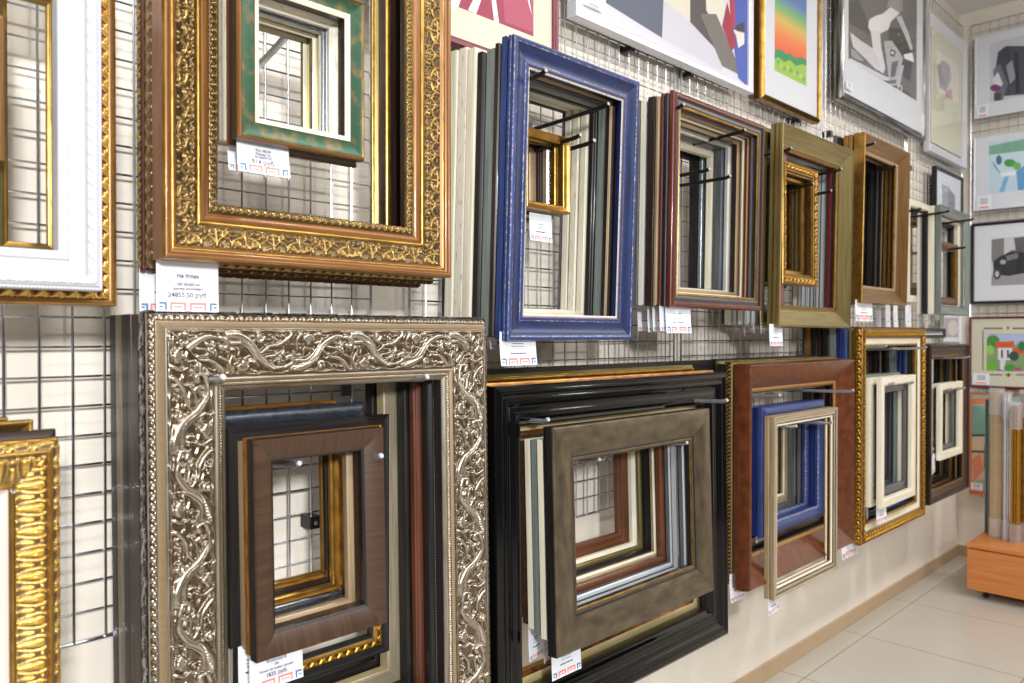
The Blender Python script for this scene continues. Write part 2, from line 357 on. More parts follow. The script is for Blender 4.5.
ST['white_ornate'] = [(0, 30, 'white_paint'), (5, 34, 'white_paint', .5, 'bead_fine', 1.2, 'bead_edge', .8), (8, 36, 'white_paint', .8), (20, 35, 'white_paint', 1.5, 'leafedge', 2.6, 'carved_band', .9), (24, 31, 'white_paint', -.8), (40, 25, 'blush', -1), (43, 27, 'white_paint', .8), (47, 24, 'white_paint'), (53, 22, 'white_paint', .5, 'bead_fine', 1.3, 'bead_edge', .8), (53, 0, 'white_paint')]
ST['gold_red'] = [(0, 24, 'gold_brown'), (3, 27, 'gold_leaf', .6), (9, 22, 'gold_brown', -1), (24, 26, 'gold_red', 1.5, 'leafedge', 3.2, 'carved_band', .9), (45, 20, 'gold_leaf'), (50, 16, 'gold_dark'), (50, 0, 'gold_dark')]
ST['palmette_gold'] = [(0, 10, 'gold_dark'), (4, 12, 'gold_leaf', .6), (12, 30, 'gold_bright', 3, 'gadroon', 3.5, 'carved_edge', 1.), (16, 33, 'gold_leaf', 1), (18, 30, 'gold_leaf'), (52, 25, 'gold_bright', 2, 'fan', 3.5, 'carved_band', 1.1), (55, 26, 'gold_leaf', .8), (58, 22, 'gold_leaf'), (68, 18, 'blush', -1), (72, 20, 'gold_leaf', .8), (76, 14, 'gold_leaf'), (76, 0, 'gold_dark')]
ST['blue'] = [(0.0, 5.76, 'blue_side', 0.6), (1.36, 7.2, 'blue_worn'), (1.36, 9.36, 'blue_side'), (0.0, 11.52, 'blue_side', 0.6), (0.91, 15.84, 'blue_side'), (2.73, 18.0, 'blue_worn', 0.5), (9.1, 18.72, 'blue_side', 1.2), (11.83, 17.28, 'blue_worn'), (43.68, 8.64, 'blue_paint', -4), (46.41, 10.08, 'blue_worn', 0.6), (52.78, 10.08, 'blue_side', 0.6), (55.51, 8.64, 'gold_brown'), (60.06, 7.2, 'worn_white', 0.4), (60.06, 0.0, 'blue_deep')]
ST['red'] = [(0, 7, 'red_brown'), (8, 14, 'red_brown', 2.), (15, 14, 'red_brown', 1), (24, 11, 'dark_brown', -1.5), (32, 11, 'grey', .8), (34, 10, 'dark_brown'), (37, 11, 'gold_leaf', .6), (40, 8, 'gold_leaf'), (40, 0, 'dark_brown')]
ST['olive_slope'] = [(0, 12, 'gold_olive'), (2, 13, 'gold_dark'), (2, 17, 'gold_dark'), (0, 18, 'gold_olive'), (0, 27, 'gold_olive'), (2, 28, 'wood_orange'), (2, 32, 'wood_orange'), (0, 33, 'gold_olive'), (0, 40, 'gold_olive'), (4, 44, 'gold_olive', 1.2), (8, 42, 'gold_dark'), (60, 12, 'gold_olive', -2), (63, 14, 'gold_leaf', .8), (67, 11, 'gold_dark'), (72, 10, 'bronze', .6, 'bead', 1.4, 'bead_edge', 1.4), (75, 7, 'gold_leaf'), (75, 0, 'gold_dark')]
ST['brown_slope'] = [(0, 40, 'gold_leaf'), (4, 44, 'gold_leaf', 1.2), (8, 42, 'gold_brown'), (56, 12, 'gold_brown', -2), (60, 14, 'gold_leaf', .8), (70, 11, 'tan', .6, 'bead', 2, 'bead_edge', 1.6), (72, 8, 'gold_dark'), (72, 0, 'gold_dark')]
ST['black_wide'] = [(0, 26, 'black_gloss'), (8, 38, 'black_gloss', 2.5), (16, 40, 'black_gloss', 1.5), (26, 35, 'black_gloss', -1), (34, 36, 'black_gloss', 1.5), (60, 28, 'black_gloss', -5), (66, 30, 'black_gloss', 1), (88, 22, 'black_gloss', 3.5), (96, 18, 'black_gloss'), (100, 17, 'black_gloss', .5), (100, 0, 'black')]
ST['amber_champagne'] = [(0, 26, 'amber'), (10, 28, 'amber', 1), (70, 22, 'black'), (78, 24, 'champagne_bright', 1), (92, 20, 'gold_olive', -1.5), (112, 22, 'champagne_bright', 1), (123, 16, 'amber_burl', -1), (123, 0, 'amber')]
ST['taupe_wide'] = [(0, 24, 'black'), (4, 29, 'taupe', 1), (70, 19, 'taupe', 6), (74, 17, 'black'), (80, 17, 'taupe', .8), (84, 13, 'gold_dark'), (84, 0, 'black')]
ST['burl_deep'] = [(0, 52, 'burl_brown', 4), (4, 58, 'burl_brown', 1), (78, 16, 'burl_brown', 2), (80, 18, 'ochre', .6), (90, 14, 'ochre', .6), (94, 12, 'dark_brown'), (94, 0, 'dark_brown')]
ST['rope_gold'] = [(0, 20, 'bronze_dark', 1, 'rope', 2.6, 'carved_side', 1.2), (2, 24, 'gold_olive'), (12, 26, 'gold_olive', 1), (70, 22, 'dark_brown', -2), (100, 16, 'dark_brown'), (106, 18, 'champagne', 1), (106, 0, 'dark_brown')]
ST['leafy_gold'] = [(0, 6, 'gold_leaf'), (0, 30, 'gold_rich', 2, 'foliate', 4, 'carved_side', 1.6), (4, 36, 'gold_leaf', 1), (36, 30, 'gold_rich', 2, 'foliate', 5, 'carved_band', 1.5), (40, 26, 'gold_leaf'), (42, 24, 'champagne'), (64, 20, 'cream', -1), (66, 22, 'gold_leaf'), (74, 17, 'gold_leaf', 1), (74, 0, 'gold_dark')]
ST['bead_walnut'] = [(0, 26, 'dark_brown'), (4, 32, 'dark_brown', 1), (12, 30, 'walnut', .8, 'bead', 2.4, 'bead_edge', 1.8), (20, 24, 'dark_brown', -1), (30, 24, 'dark_brown', 1.5), (52, 16, 'walnut', -2), (60, 14, 'gold_brown', 1), (60, 0, 'dark_brown')]
ST['ornate_small'] = [(0, 18, 'gold_dark'), (3, 24, 'gold_leaf', 1), (26, 20, 'gold_rich', 1, 'foliate', 3.5, 'carved_band', 1.2), (30, 18, 'gold_leaf', .8), (34, 15, 'black'), (38, 14, 'gold_leaf', .8), (38, 0, 'gold_dark')]
ST['leaf_gold_bead'] = [(0, 18, 'black'), (4, 22, 'black', 1), (18, 18, 'black', -1), (30, 18, 'gold_rich', 1.2, 'leafedge', 2.6, 'carved_band', 1.1), (36, 14, 'gold_leaf'), (42, 12, 'black'), (42, 0, 'black')]
ST['pearl_mahogany'] = [(0, 22, 'dark_brown'), (3, 26, 'dark_brown', 1), (100, 20, 'dark_brown', -3), (106, 18, 'pearl', .8, 'bead', 2.4, 'bead_edge', 1.), (112, 14, 'black'), (118, 13, 'black'), (118, 0, 'black')]
ST['green'] = [(0, 14, 'dark_brown'), (4, 20, 'wood_orange', 1), (6, 19, 'gold_dark'), (27, 16, 'green_leaf', -1), (28, 17, 'gold_dark'), (33, 15, 'mat_ivory', .3), (36, 13, 'mat_ivory'), (36, 0, 'dark_brown')]
ST['walnut_front'] = [(0, 20, 'black'), (2, 24, 'walnut', .5), (34, 12, 'walnut', 1.5), (38, 9, 'black'), (38, 0, 'black')]
ST['champ_front'] = [(0, 13, 'tan'), (3, 16, 'champagne', .8), (12, 14, 'champagne', -1), (14, 12, 'dark_brown'), (24, 11, 'champagne', 1), (27, 8, 'dark_brown'), (32, 8, 'cream', .8), (34, 5, 'cream'), (34, 0, 'ochre')]
ST['gold_small'] = [(0, 18, 'gold_olive'), (3, 22, 'amber', .6), (14, 14, 'gold_leaf', -1), (18, 11, 'gold_leaf', .5), (18, 0, 'gold_dark')]
ST['washed'] = [(0, 20, 'tan'), (4, 24, 'white_paint', .6), (14, 22, 'cream_worn', .8, 'leafedge', 1.6, 'carved_band', 1.2), (30, 14, 'tan', -1), (34, 11, 'tan'), (34, 0, 'tan')]
ST['whisker_silver'] = [(0, 16, 'tan'), (3, 20, 'white_grey', .6), (16, 16, 'silver_leaf', 1, 'leafedge', 2, 'carved_band', 1.2), (20, 12, 'steel'), (20, 0, 'tan')]
def sm(name, *a, **k): ST[name] = simple(*a, **k)
sm('cream', 55, 26, 'cream', None, 'cream', 'step'); sm('cream_worn', 58, 27, 'cream_worn', None, 'cream', 'step')
sm('black', 50, 27, 'black', None, 'black', 'round'); sm('black_step', 60, 28, 'black', None, 'black', 'step')
sm('grey_green', 52, 26, 'grey_green', None, 'grey', 'flat'); sm('brown', 50, 20, 'dark_brown', None, 'tan', 'round')
sm('red_thin', 40, 11, 'red_brown', None, 'tan', 'round'); sm('grey_thin', 36, 10, 'grey', 'blue_black', 'grey', 'flat')
sm('tan_thin', 42, 12, 'tan', None, 'cream', 'round'); sm('brown_gold', 54, 23, 'dark_brown', 'dark_brown', 'tan', 'step')
sm('white', 58, 22, 'white_grey', 'cream', 'cream', 'round'); sm('grey_wide', 60, 34, 'grey', 'grey', 'grey_blue', 'step')
sm('green_dark', 50, 27, 'grey_green', 'grey_green', 'steel', 'slope'); sm('blue_grey', 62, 26, 'grey_blue', None, 'cream', 'round')
sm('gold_thin', 44, 14, 'gold_olive', 'gold_olive', 'gold_leaf', 'round'); sm('gold_brown', 50, 16, 'gold_brown', 'gold_leaf', 'gold_leaf', 'step')
sm('silver_thin', 72, 19, 'white_grey', 'white_grey', 'steel', 'round'); sm('dark_red', 70, 16, 'crimson_gloss', None, 'dark_brown', 'flat')
sm('mahogany', 112, 26, 'mahogany', 'black', 'mahogany', 'round'); sm('champ_olive', 118, 30, 'champagne_bright', 'silver_plain', 'champagne', 'step')
sm('black_wide', 112, 30, 'black', None, 'black', 'step'); sm('blue_black', 42, 20, 'blue_black', None, 'steel', 'round')
sm('walnut_gold', 34, 20, 'walnut', 'amber', 'walnut', 'flat'); sm('black_line', 34, 18, 'black', None, 'steel', 'flat')
sm('amber', 30, 18, 'amber', None, 'gold_leaf', 'slope'); sm('dark_slim', 30, 16, 'dark_brown', 'mahogany', 'dark_brown', 'round')
sm('silver_slim', 32, 22, 'white_grey', 'grey_green', 'steel', 'step'); sm('silver_slim2', 38, 20, 'grey_blue', 'cream', 'white_grey', 'step'); sm('cream_low', 34, 10, 'cream', 'cream', 'cream', 'flat')
sm('greyblue_slim', 42, 20, 'grey_blue', 'grey', 'grey_green', 'flat'); sm('redbrown_slim', 48, 22, 'walnut_warm', 'walnut', 'walnut_warm', 'step')
sm('tan_slim', 48, 18, 'tan', None, 'cream', 'round'); sm('black_slim', 48, 22, 'black', None, 'black', 'flat')
sm('olive_slim', 52, 18, 'gold_olive', None, 'gold_olive', 'slope'); sm('cream_slim', 58, 24, 'cream', None, 'cream', 'round')
sm('blue_rough', 40, 22, 'blue_side', 'blue_side', 'blue_worn', 'round'); sm('blue_low', 40, 15, 'blue_side', 'blue_side', 'blue_worn', 'flat'); sm('blue_deep', 34, 20, 'blue_deep', None, 'blue_side', 'step')
sm('grey_slim', 32, 18, 'grey', 'grey', 'steel', 'step'); sm('cream_plain', 34, 20, 'cream', 'cream', 'cream', 'flat')
sm('gold_plain', 40, 18, 'gold_leaf', 'gold_dark', 'gold_leaf', 'slope'); sm('brown_wide', 100, 24, 'dark_brown', None, 'gold_brown', 'step'); sm('green_low', 40, 14, 'grey_green', None, 'grey_green', 'flat'); sm('steel_slope', 44, 26, 'grey_green', 'grey_green', 'steel', 'slope')
sm('art_maroon', 18, 26, 'maroon', 'maroon', 'maroon', 'flat'); sm('art_white', 24, 34, 'silver_white', 'silver_white', 'silver_white', 'flat')
sm('art_gold', 22, 40, 'gold_leaf', 'gold_rich', 'gold_leaf', 'round'); sm('art_silver', 34, 40, 'black_silver', 'black_silver', 'black', 'round')
sm('art_pale', 60, 30, 'silver_white', 'silver_white', 'silver_white', 'slope'); mat('terracotta', (214, 128, 88), .5); sm('art_orange', 10, 18, 'terracotta', None, 'terracotta', 'flat'); sm('art_black', 16, 26, 'black', 'black', 'black', 'flat')
sm('art_thin', 6, 24, 'silver_white', 'white_grey', 'silver_white', 'flat'); sm('art_crimson', 12, 22, 'crimson_gloss', None, 'crimson_gloss', 'flat')
def polyline(style, arc=6):
    """profile as sampled points with per-segment data"""
    out = []; p = (0., 0.)
    for seg in style:
        q = (seg[0], seg[1]); m = seg[2]; bl = seg[3] if len(seg) > 3 else 0
        dx, dy = q[0]-p[0], q[1]-p[1]; ln = math.hypot(dx, dy) or 1e-6; nx, ny = -dy/ln, dx/ln
        n = arc if bl else 1
        pts = [(p[0]+dx*i/n+nx*bl*4*(i/n)*(1-i/n), p[1]+dy*i/n+ny*bl*4*(i/n)*(1-i/n)) for i in range(n+1)]
        out.append((pts, m, seg)); p = q
    return out
def rail_pt(side, W, H, a, d, s):
    if side == 'bottom': return (s, -d, a)
    if side == 'top': return (s, -d, H-a)
    if side == 'left': return (a, -d, s)
    return (W-a, -d, s)
RNAME = {'bottom': 'bottom_rail', 'top': 'top_rail', 'left': 'side_rail', 'right': 'side_rail'}
def rail(side, W, H, style, parent, detail, sides_label=None):
    L = W if side in ('top', 'bottom') else H
    PL = polyline(style); ring = [(0., 0., None)]; mats = []; segm = []
    for pts, m, seg in PL:
        if m not in mats: mats.append(m)
        for p in pts[1:]: ring.append((p[0], p[1], None)); segm.append(mats.index(m))
    v = []; uv = []; f = []; fm = []; n = len(ring); acc = 0; prev = ring[0]
    off = R.random()*3
    nseg = 1
    for i, (a, d, _) in enumerate(ring):
        acc += math.hypot(a-prev[0], d-prev[1]); prev = (a, d)
        A, D = a/1000, d/1000
        for s in (A, L-A):
            v.append(rail_pt(side, W, H, A, D, s)); uv.append((s+off, acc/1000+off))
    for i in range(n-1):
        f.append((2*i, 2*i+1, 2*i+3, 2*i+2)); fm.append(segm[i])
    f.append((2*(n-1), 2*(n-1)+1, 1, 0)); fm.append(0)
    f.append(tuple(2*i for i in range(n))); fm.append(0); f.append(tuple(2*i+1 for i in reversed(range(n)))); fm.append(0)
    me = mesh(v, f, mats, fm, uv, ang=40)
    o = link(RNAME[side], me, parent)
    if detail:
        for pts, m, seg in PL:
            if len(seg) > 4 and seg[4]: band(side, W, H, pts, m, seg, o, off, detail)
    return o
def band(side, W, H, pts, m, seg, parent, off, detail):
    t = T[seg[4]]; rel = seg[5]; step = seg[7]*(1 if detail == 1 else detail)
    L = (W if side in ('top', 'bottom') else H)*1000
    P = np.array(pts); dl = np.hypot(*np.diff(P, axis=0).T); cum = np.concatenate([[0], np.cumsum(dl)]); tot = cum[-1]
    nv = max(4, int(tot/step)); V = np.linspace(0, 1, nv+1)
    A = np.interp(V*tot, cum, P[:, 0]); D = np.interp(V*tot, cum, P[:, 1])
    tA = np.gradient(A); tD = np.gradient(D); tn = np.hypot(tA, tD); NA, ND = -tD/tn, tA/tn
    nu = int(L/step); U = np.linspace(0, 1, nu+1)
    S = A[None, :]+(L-2*A[None, :])*U[:, None]
    VV = np.broadcast_to(V[None, :], S.shape)
    h = t.sample(S-L/2+t.L*10, VV)
    dm = np.minimum(S-A[None, :], L-A[None, :]-S); fade = np.clip(dm/1.2, 0, 1)*np.clip(np.minimum(VV, 1-VV)*tot/1.2, 0, 1)
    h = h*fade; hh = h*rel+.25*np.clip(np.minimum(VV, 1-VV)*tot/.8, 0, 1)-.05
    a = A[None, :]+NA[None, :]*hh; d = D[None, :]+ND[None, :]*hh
    if side in ('top', 'bottom'): x = S; z = a if side == 'bottom' else H*1000-a
    else: z = S; x = a if side == 'left' else W*1000-a
    co_ = np.stack([x, -d, z], -1).reshape(-1, 3)/1000
    idx = np.arange((nu+1)*(nv+1)).reshape(nu+1, nv+1)
    q = np.stack([idx[:-1, :-1], idx[1:, :-1], idx[1:, 1:], idx[:-1, 1:]], -1).reshape(-1, 4)
    if side in ('top', 'left'): q = q[:, ::-1]
    me = bpy.data.meshes.new('shape'); me.vertices.add(len(co_)); me.vertices.foreach_set('co', co_.ravel().astype(np.float32))
    me.loops.add(q.size); me.loops.foreach_set('vertex_index', q.ravel().astype(np.int32))
    me.polygons.add(len(q)); me.polygons.foreach_set('loop_start', (np.arange(len(q))*4).astype(np.int32))
    me.update(calc_edges=True); me.validate()
    me.polygons.foreach_set('use_smooth', [True]*len(me.polygons))
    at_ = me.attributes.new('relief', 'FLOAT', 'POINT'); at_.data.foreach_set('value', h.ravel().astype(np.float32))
    uvl = me.uv_layers.new(name='UVMap'); uvv = np.stack([S/1000+off, VV*tot/1000+off], -1).reshape(-1, 2)[q.ravel()]
    uvl.data.foreach_set('uv', uvv.ravel().astype(np.float32))
    me.materials.append(MATS[m]); me.update()
    return link(seg[6], me, parent)
def thick(style): return max(s[1] for s in ST[style])/1000
def width(style): return ST[style][-1][0]/1000
def frame(style, x0, x1, z0, z1, yf, label, group=None, detail=0, name='picture_frame', cat='picture frame', rx=0.):
    """front plane at yf, facing -Y"""
    W, H = x1-x0, z1-z0
    t = thick(style)
    o = empty(name, (x0, yf+t+H*math.sin(rx), z0+H*(1-math.cos(rx))), label, cat, group, rx=rx)
    for s in ('bottom', 'top', 'left', 'right'): rail(s, W, H, ST[style], o, detail)
    return o
def frame_px(style, xl, xr, yt, yb, Y, label, **k):
    """front outer edges as measured: left px, right px, top and bottom px at the left edge (or 'r' suffix)"""
    x0, _ = at(xl, 335, Y); x1, _ = at(xr, 335, Y)
    ref = k.pop('ref', xl)
    z1 = at(ref, yt, Y)[1]; z0 = at(ref, yb, Y)[1]
    return (x0, x1, z0, z1), frame(style, x0, x1, z0, z1, Y, label, **k)
ORD = ['', 'second', 'third', 'fourth', 'fifth', 'sixth', 'seventh', 'eighth', 'ninth', 'tenth', 'eleventh', 'twelfth']
def stack(front, rect, Y, anchor, group, items, gap=.003, detail=0, rx=0.):
    """frames hung behind the front one: (style, words, dl, dr, db, dt) insets in mm"""
    x0, x1, z0, z1 = rect; y = Y+thick(front)+gap; w0 = width(front)
    for k, it in enumerate(items):
        st, words = it[0], it[1]; dl, dr, db, dt = (list(it[2:])+[0, 0, 0, 0])[:4]
        det = it[6] if len(it) > 6 else 0
        y += gap
        frame(st, x0+dl/1000, x1-dr/1000, z0+db/1000, z1-dt/1000, y, '%s, %s behind the %s' % (words, ORD[k+1], anchor), group=group, detail=det, rx=rx)
        y += thick(st)
    return y
# ------------------------------------------------------------------ hooks, wire mesh, room
def hook(x, z, ytip, label, ymesh=MESH, rise=.012, r=.0042, curved=False):
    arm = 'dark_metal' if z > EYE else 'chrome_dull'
    o = empty('display_hook', (x, ymesh, z), label, 'hook', 'chrome display hooks on the wire wall')
    yt = ytip-ymesh
    r *= 1.25; a = MB().quadbox(-.013, .013, -.006, -.002, -.035, .022); a.quadbox(-.013, .013, -.004, .006, .018, .022); a.build('mounting_plate', ['chrome_dull'], o)
    if curved:
        pts = [(0, -.004+yt*t, -.01+rise*(t**1.6)*8) for t in [i/10 for i in range(11)]]
        MB().tube(pts, r, 8, flat=(.008, .002)).build('hook_arm', ['chrome'], o)
        MB().tube([(0, yt-.001, pts[-1][2]), (0, yt-.009, pts[-1][2]+.008)], .005, 8).build('end_cap', ['cap_white'], o)
    else:
        MB().tube([(0, -.005, 0), (0, yt*.5, rise*.4), (0, yt+.012, rise), (0, yt, rise+.004)], r, 10).build('hook_arm', [arm], o)
        MB().tube([(0, yt+.001, rise+.0035), (0, yt-.0025, rise+.0045)], r*.8, 10).build('end_cap', ['cap_white'], o)
    return o
def wire_panel(a0, a1, z0, z1, label, name='wire_grid_panel', back=False, phase=0.):
    pos = (lambda a, y, z: (BMESH-.0 + y, a, z)) if back else (lambda a, y, z: (a, MESH+y, z))
    o = tag(link(name, None, None, pos(a0, 0, z0)), label, 'wire grid', 'wire grid panels on the walls')
    org = Vector(pos(a0, 0, z0))
    def L(a, y, z): return tuple(Vector(pos(a, y, z))-org)
    ow = MB(); n = int(round((a1-a0)/.05)); pitch = (a1-a0)/n
    for i in range(1, n): a = a0+i*pitch; ow.tube([L(a, 0, z0), L(a, 0, z1)], .0022, 6)
    ow.build('vertical_wires', ['chrome'], o)['kind'] = 'stuff'
    ow = MB(); m = int(round((z1-z0)/.05)); pz = (z1-z0)/m
    for j in range(1, m): z = z0+j*pz; ow.tube([L(a0, .004, z), L(a1, .004, z)], .0022, 6)
    ow.build('horizontal_wires', ['chrome'], o)['kind'] = 'stuff'
    for a in (a0, a1): MB().tube([L(a, 0, z0), L(a, 0, z1)], .0036, 8).build('edge_bar', ['chrome'], o)
    for z in (z0, z1): MB().tube([L(a0, .004, z), L(a1, .004, z)], .0036, 8).build('edge_bar', ['chrome'], o)
    return o
def roommat(name, col, col2=None, scale=3., rough=.8):
    m = mat(name, col, rough); nt = m.node_tree; N = nt.nodes; L = nt.links
    if col2:
        tc = N.new('ShaderNodeTexCoord'); no = N.new('ShaderNodeTexNoise'); no.inputs['Scale'].default_value = scale; no.inputs['Detail'].default_value = 5
        mx = N.new('ShaderNodeMix'); mx.data_type = 'RGBA'; mx.inputs[6].default_value = lin(col); mx.inputs[7].default_value = lin(col2)
        L.new(tc.outputs['Object'], no.inputs[0]); L.new(no.outputs[0], mx.inputs[0]); L.new(mx.outputs[2], N['Principled BSDF'].inputs['Base Color'])
    return m
roommat('wall_paint', (242, 234, 221), (237, 228, 214), 2.)
roommat('ceiling_paint', (226, 226, 226))
roommat('far_paint', (84, 80, 78))
roommat('base_tile', (190, 164, 132), (176, 150, 120), 6., .35)
def floor_mat():
    m = roommat('floor_tile', (190, 184, 174), (181, 174, 163), 2.5, .2); nt = m.node_tree; N = nt.nodes; L = nt.links
    b = N['Principled BSDF']; src = b.inputs['Base Color'].links[0].from_socket
    tc = N.new('ShaderNodeTexCoord'); mp = N.new('ShaderNodeMapping'); mp.inputs['Location'].default_value = (-3.02, -1.378, 0)
    L.new(tc.outputs['Object'], mp.inputs[0]); sx = N.new('ShaderNodeSeparateXYZ'); L.new(mp.outputs[0], sx.inputs[0])
    fac = None
    for k in (0, 1):
        a = N.new('ShaderNodeMath'); a.operation = 'PINGPONG'; a.inputs[1].default_value = .31; L.new(sx.outputs[k], a.inputs[0])
        c = N.new('ShaderNodeMath'); c.operation = 'LESS_THAN'; c.inputs[1].default_value = .002; L.new(a.outputs[0], c.inputs[0])
        if fac is None: fac = c
        else:
            mxx = N.new('ShaderNodeMath'); mxx.operation = 'MAXIMUM'; L.new(fac.outputs[0], mxx.inputs[0]); L.new(c.outputs[0], mxx.inputs[1]); fac = mxx
    mx = N.new('ShaderNodeMix'); mx.data_type = 'RGBA'; L.new(fac.outputs[0], mx.inputs[0]); L.new(src, mx.inputs[6]); mx.inputs[7].default_value = lin((120, 106, 90)); L.new(mx.outputs[2], b.inputs['Base Color'])
floor_mat()
CEIL = 3.34; XB, YB = -2.2, -2.6
structure(MB().quadbox(XB, BACK, YB, WALL, -.1, 0).build('floor', ['floor_tile'], smooth=False))
structure(MB().quadbox(XB, BACK, YB, WALL, CEIL, CEIL+.1).build('ceiling', ['ceiling_paint'], smooth=False))
structure(MB().quadbox(XB, BACK, WALL, WALL+.1, 0, CEIL).build('wall_left', ['wall_paint'], smooth=False))
structure(MB().quadbox(BACK, BACK+.1, YB, WALL+.1, 0, CEIL).build('wall_back', ['wall_paint'], smooth=False))
structure(MB().quadbox(XB, BACK, YB-.1, YB, 0, CEIL).build('wall_right', ['far_paint'], smooth=False))
structure(MB().quadbox(XB-.1, XB, YB-.1, WALL+.1, 0, CEIL).build('wall_front', ['far_paint'], smooth=False))
structure(MB().quadbox(XB, BACK-.012, WALL-.012, WALL, 0, .065).build('baseboard_left', ['base_tile'], bevel=.002, smooth=False))
structure(MB().quadbox(BACK-.012, BACK, YB, WALL, 0, .065).build('baseboard_back', ['base_tile'], bevel=.002, smooth=False))
ZM0, ZM1 = EYE-.52, EYE+1.88
wire_panel(-.14, 1.008, ZM0, ZM1, 'wire grid panel behind the ornate gold and silver frames on the left')
wire_panel(1.114, 2.203, ZM0, ZM1, 'wire grid panel behind the blue frame and the wide black frame')
wire_panel(2.245, 3.33, ZM0, ZM1, 'wire grid panel behind the sunset print and the deep burl frame')
wire_panel(3.37, 4.34, ZM0, ZM1, 'wire grid panel behind the motorcycle photograph and leafy gold frame')
wire_panel(4.37, 5.33, ZM0, ZM1, 'wire grid panel nearest the room corner on the long wall')
wire_panel(.42, 1.41, ZM0, ZM1, 'wire grid panel on the end wall behind the cocktail picture', back=True)
# ------------------------------------------------------------------ price tags
TXT = {}
def text_mesh(body, size):
    k = (body, size)
    if k not in TXT:
        cu = bpy.data.curves.new('t', 'FONT'); cu.body = body; cu.size = size; cu.align_x = 'CENTER'; cu.align_y = 'CENTER'; cu.resolution_u = 3
        cu.offset = size*.02
        ob = bpy.data.objects.new('t', cu); C.objects.link(ob); bpy.context.view_layer.update()
        me = bpy.data.meshes.new_from_object(ob.evaluated_get(bpy.context.evaluated_depsgraph_get()))
        vs = [tuple(v.co) for v in me.vertices]; fs = [tuple(p.vertices) for p in me.polygons]
        bpy.data.objects.remove(ob); TXT[k] = (vs, fs)
    return TXT[k]
def price_tag(xl, xr, yt, yb, Y, label, lines=None, curl=.006, group='price tags under the frames', yaw=0., hide=.016):
    x0, z1 = at(xl, yt, Y); x1 = at(xr, yt, Y)[0]; z0 = at(xl, yb, Y)[1]
    if yaw: x1 = x0+max(x1-x0, .05)
    w, h = x1-x0, z1-z0+hide
    o = empty('price_tag', (x0, Y, z1+hide), label, 'price tag', group, rz=yaw)
    def P(x, z, k=0.):      # z measured down from the top
        return (x, -curl*(max(0, z-.01)/h)**2-k-.004*curl/.006*(x/w-.5)**2, -z)
    n, m = 6, 8; v = []; f = []
    for sgn in (0, 1):
        for i in range(n+1):
            for j in range(m+1): v.append(P(w*i/n, h*j/m, .0004*sgn))
    q = (n+1)*(m+1)
    for i in range(n):
        for j in range(m):
            a = i*(m+1)+j; f.append((a, a+1, a+m+2, a+m+1)); f.append((q+a, q+a+m+1, q+a+m+2, q+a+1))
    for i in range(n): a = i*(m+1); f.append((a, a+m+1, q+a+m+1, q+a)); a += m; f.append((a, q+a, q+a+m+1, a+m+1))
    for j in range(m): f.append((j, q+j, q+j+1, j+1)); a = n*(m+1)+j; f.append((a, a+1, q+a+1, q+a))
    link('card', mesh(v, f, ['paper']), o)
    mb = MB()
    def rc(xa, xb, za, zb, mi):
        b = len(mb.v); k = 3
        for i in range(k+1):
            for z in (za, zb): mb.v.append(P(xa+(xb-xa)*i/k, z, .0009)); mb.uv.append((0, 0))
        for i in range(k): mb.f.append((b+2*i, b+2*i+1, b+2*i+3, b+2*i+2)); mb.m.append(mi)
    s = w/9; t = s*.33; zb = h-.002; zt = zb-s*1.15
    def key(xa, wd, mi, kind):
        if kind == 'L':
            rc(xa, xa+wd, zt, zt+t, mi); rc(xa+wd-t, xa+wd, zt, zb, mi); rc(xa, xa+wd-1.7*t, zt+1.7*t, zt+2.5*t, mi)
        elif kind == 'R':
            rc(xa, xa+wd, zt, zt+t, mi); rc(xa, xa+t, zt, zb, mi); rc(xa+1.7*t, xa+wd, zt+1.7*t, zt+2.5*t, mi)
        else:
            rc(xa, xa+wd, zt, zt+t, mi); rc(xa, xa+t, zt, zb, mi); rc(xa+wd-t, xa+wd, zt, zb, mi); rc(xa+1.6*t, xa+wd-1.6*t, zt+1.7*t, zt+2.4*t, mi)
    key(.04*w, 1.1*s, 0, 'L'); key(.21*w, 2.3*s, 1, 'M'); key(.52*w, 2.5*s, 1, 'M'); key(.85*w, 1.1*s, 0, 'R')
    mb.build('meander_border', ['ink_blue', 'ink_red'], o, smooth=False)
    mb = MB()
    hv = h-hide
    if lines:
        for body, fz, size in lines:
            vs, fs = text_mesh(body, size); b = len(mb.v)
            for a in vs: mb.v.append(P(w*.5+a[0], hide+hv*fz-a[1], .001)); mb.uv.append((0, 0))
            for a in fs: mb.f.append(tuple(b+i for i in a)); mb.m.append(0)
    else:
        for fz, wd, th in ((.16, .3, .0016), (.27, .34, .0012), (.37, .3, .0012), (.52, .42, .003)):
            x = w*(.5-wd/2)
            while x < w*(.5+wd/2)-.002:
                l = R.uniform(.003, .008); rc(x, min(x+l, w*(.5+wd/2)), hide+hv*fz, hide+hv*fz+th, 0); x += l+.0015
    mb.build('printed_text', ['ink'], o, smooth=False)
    return o
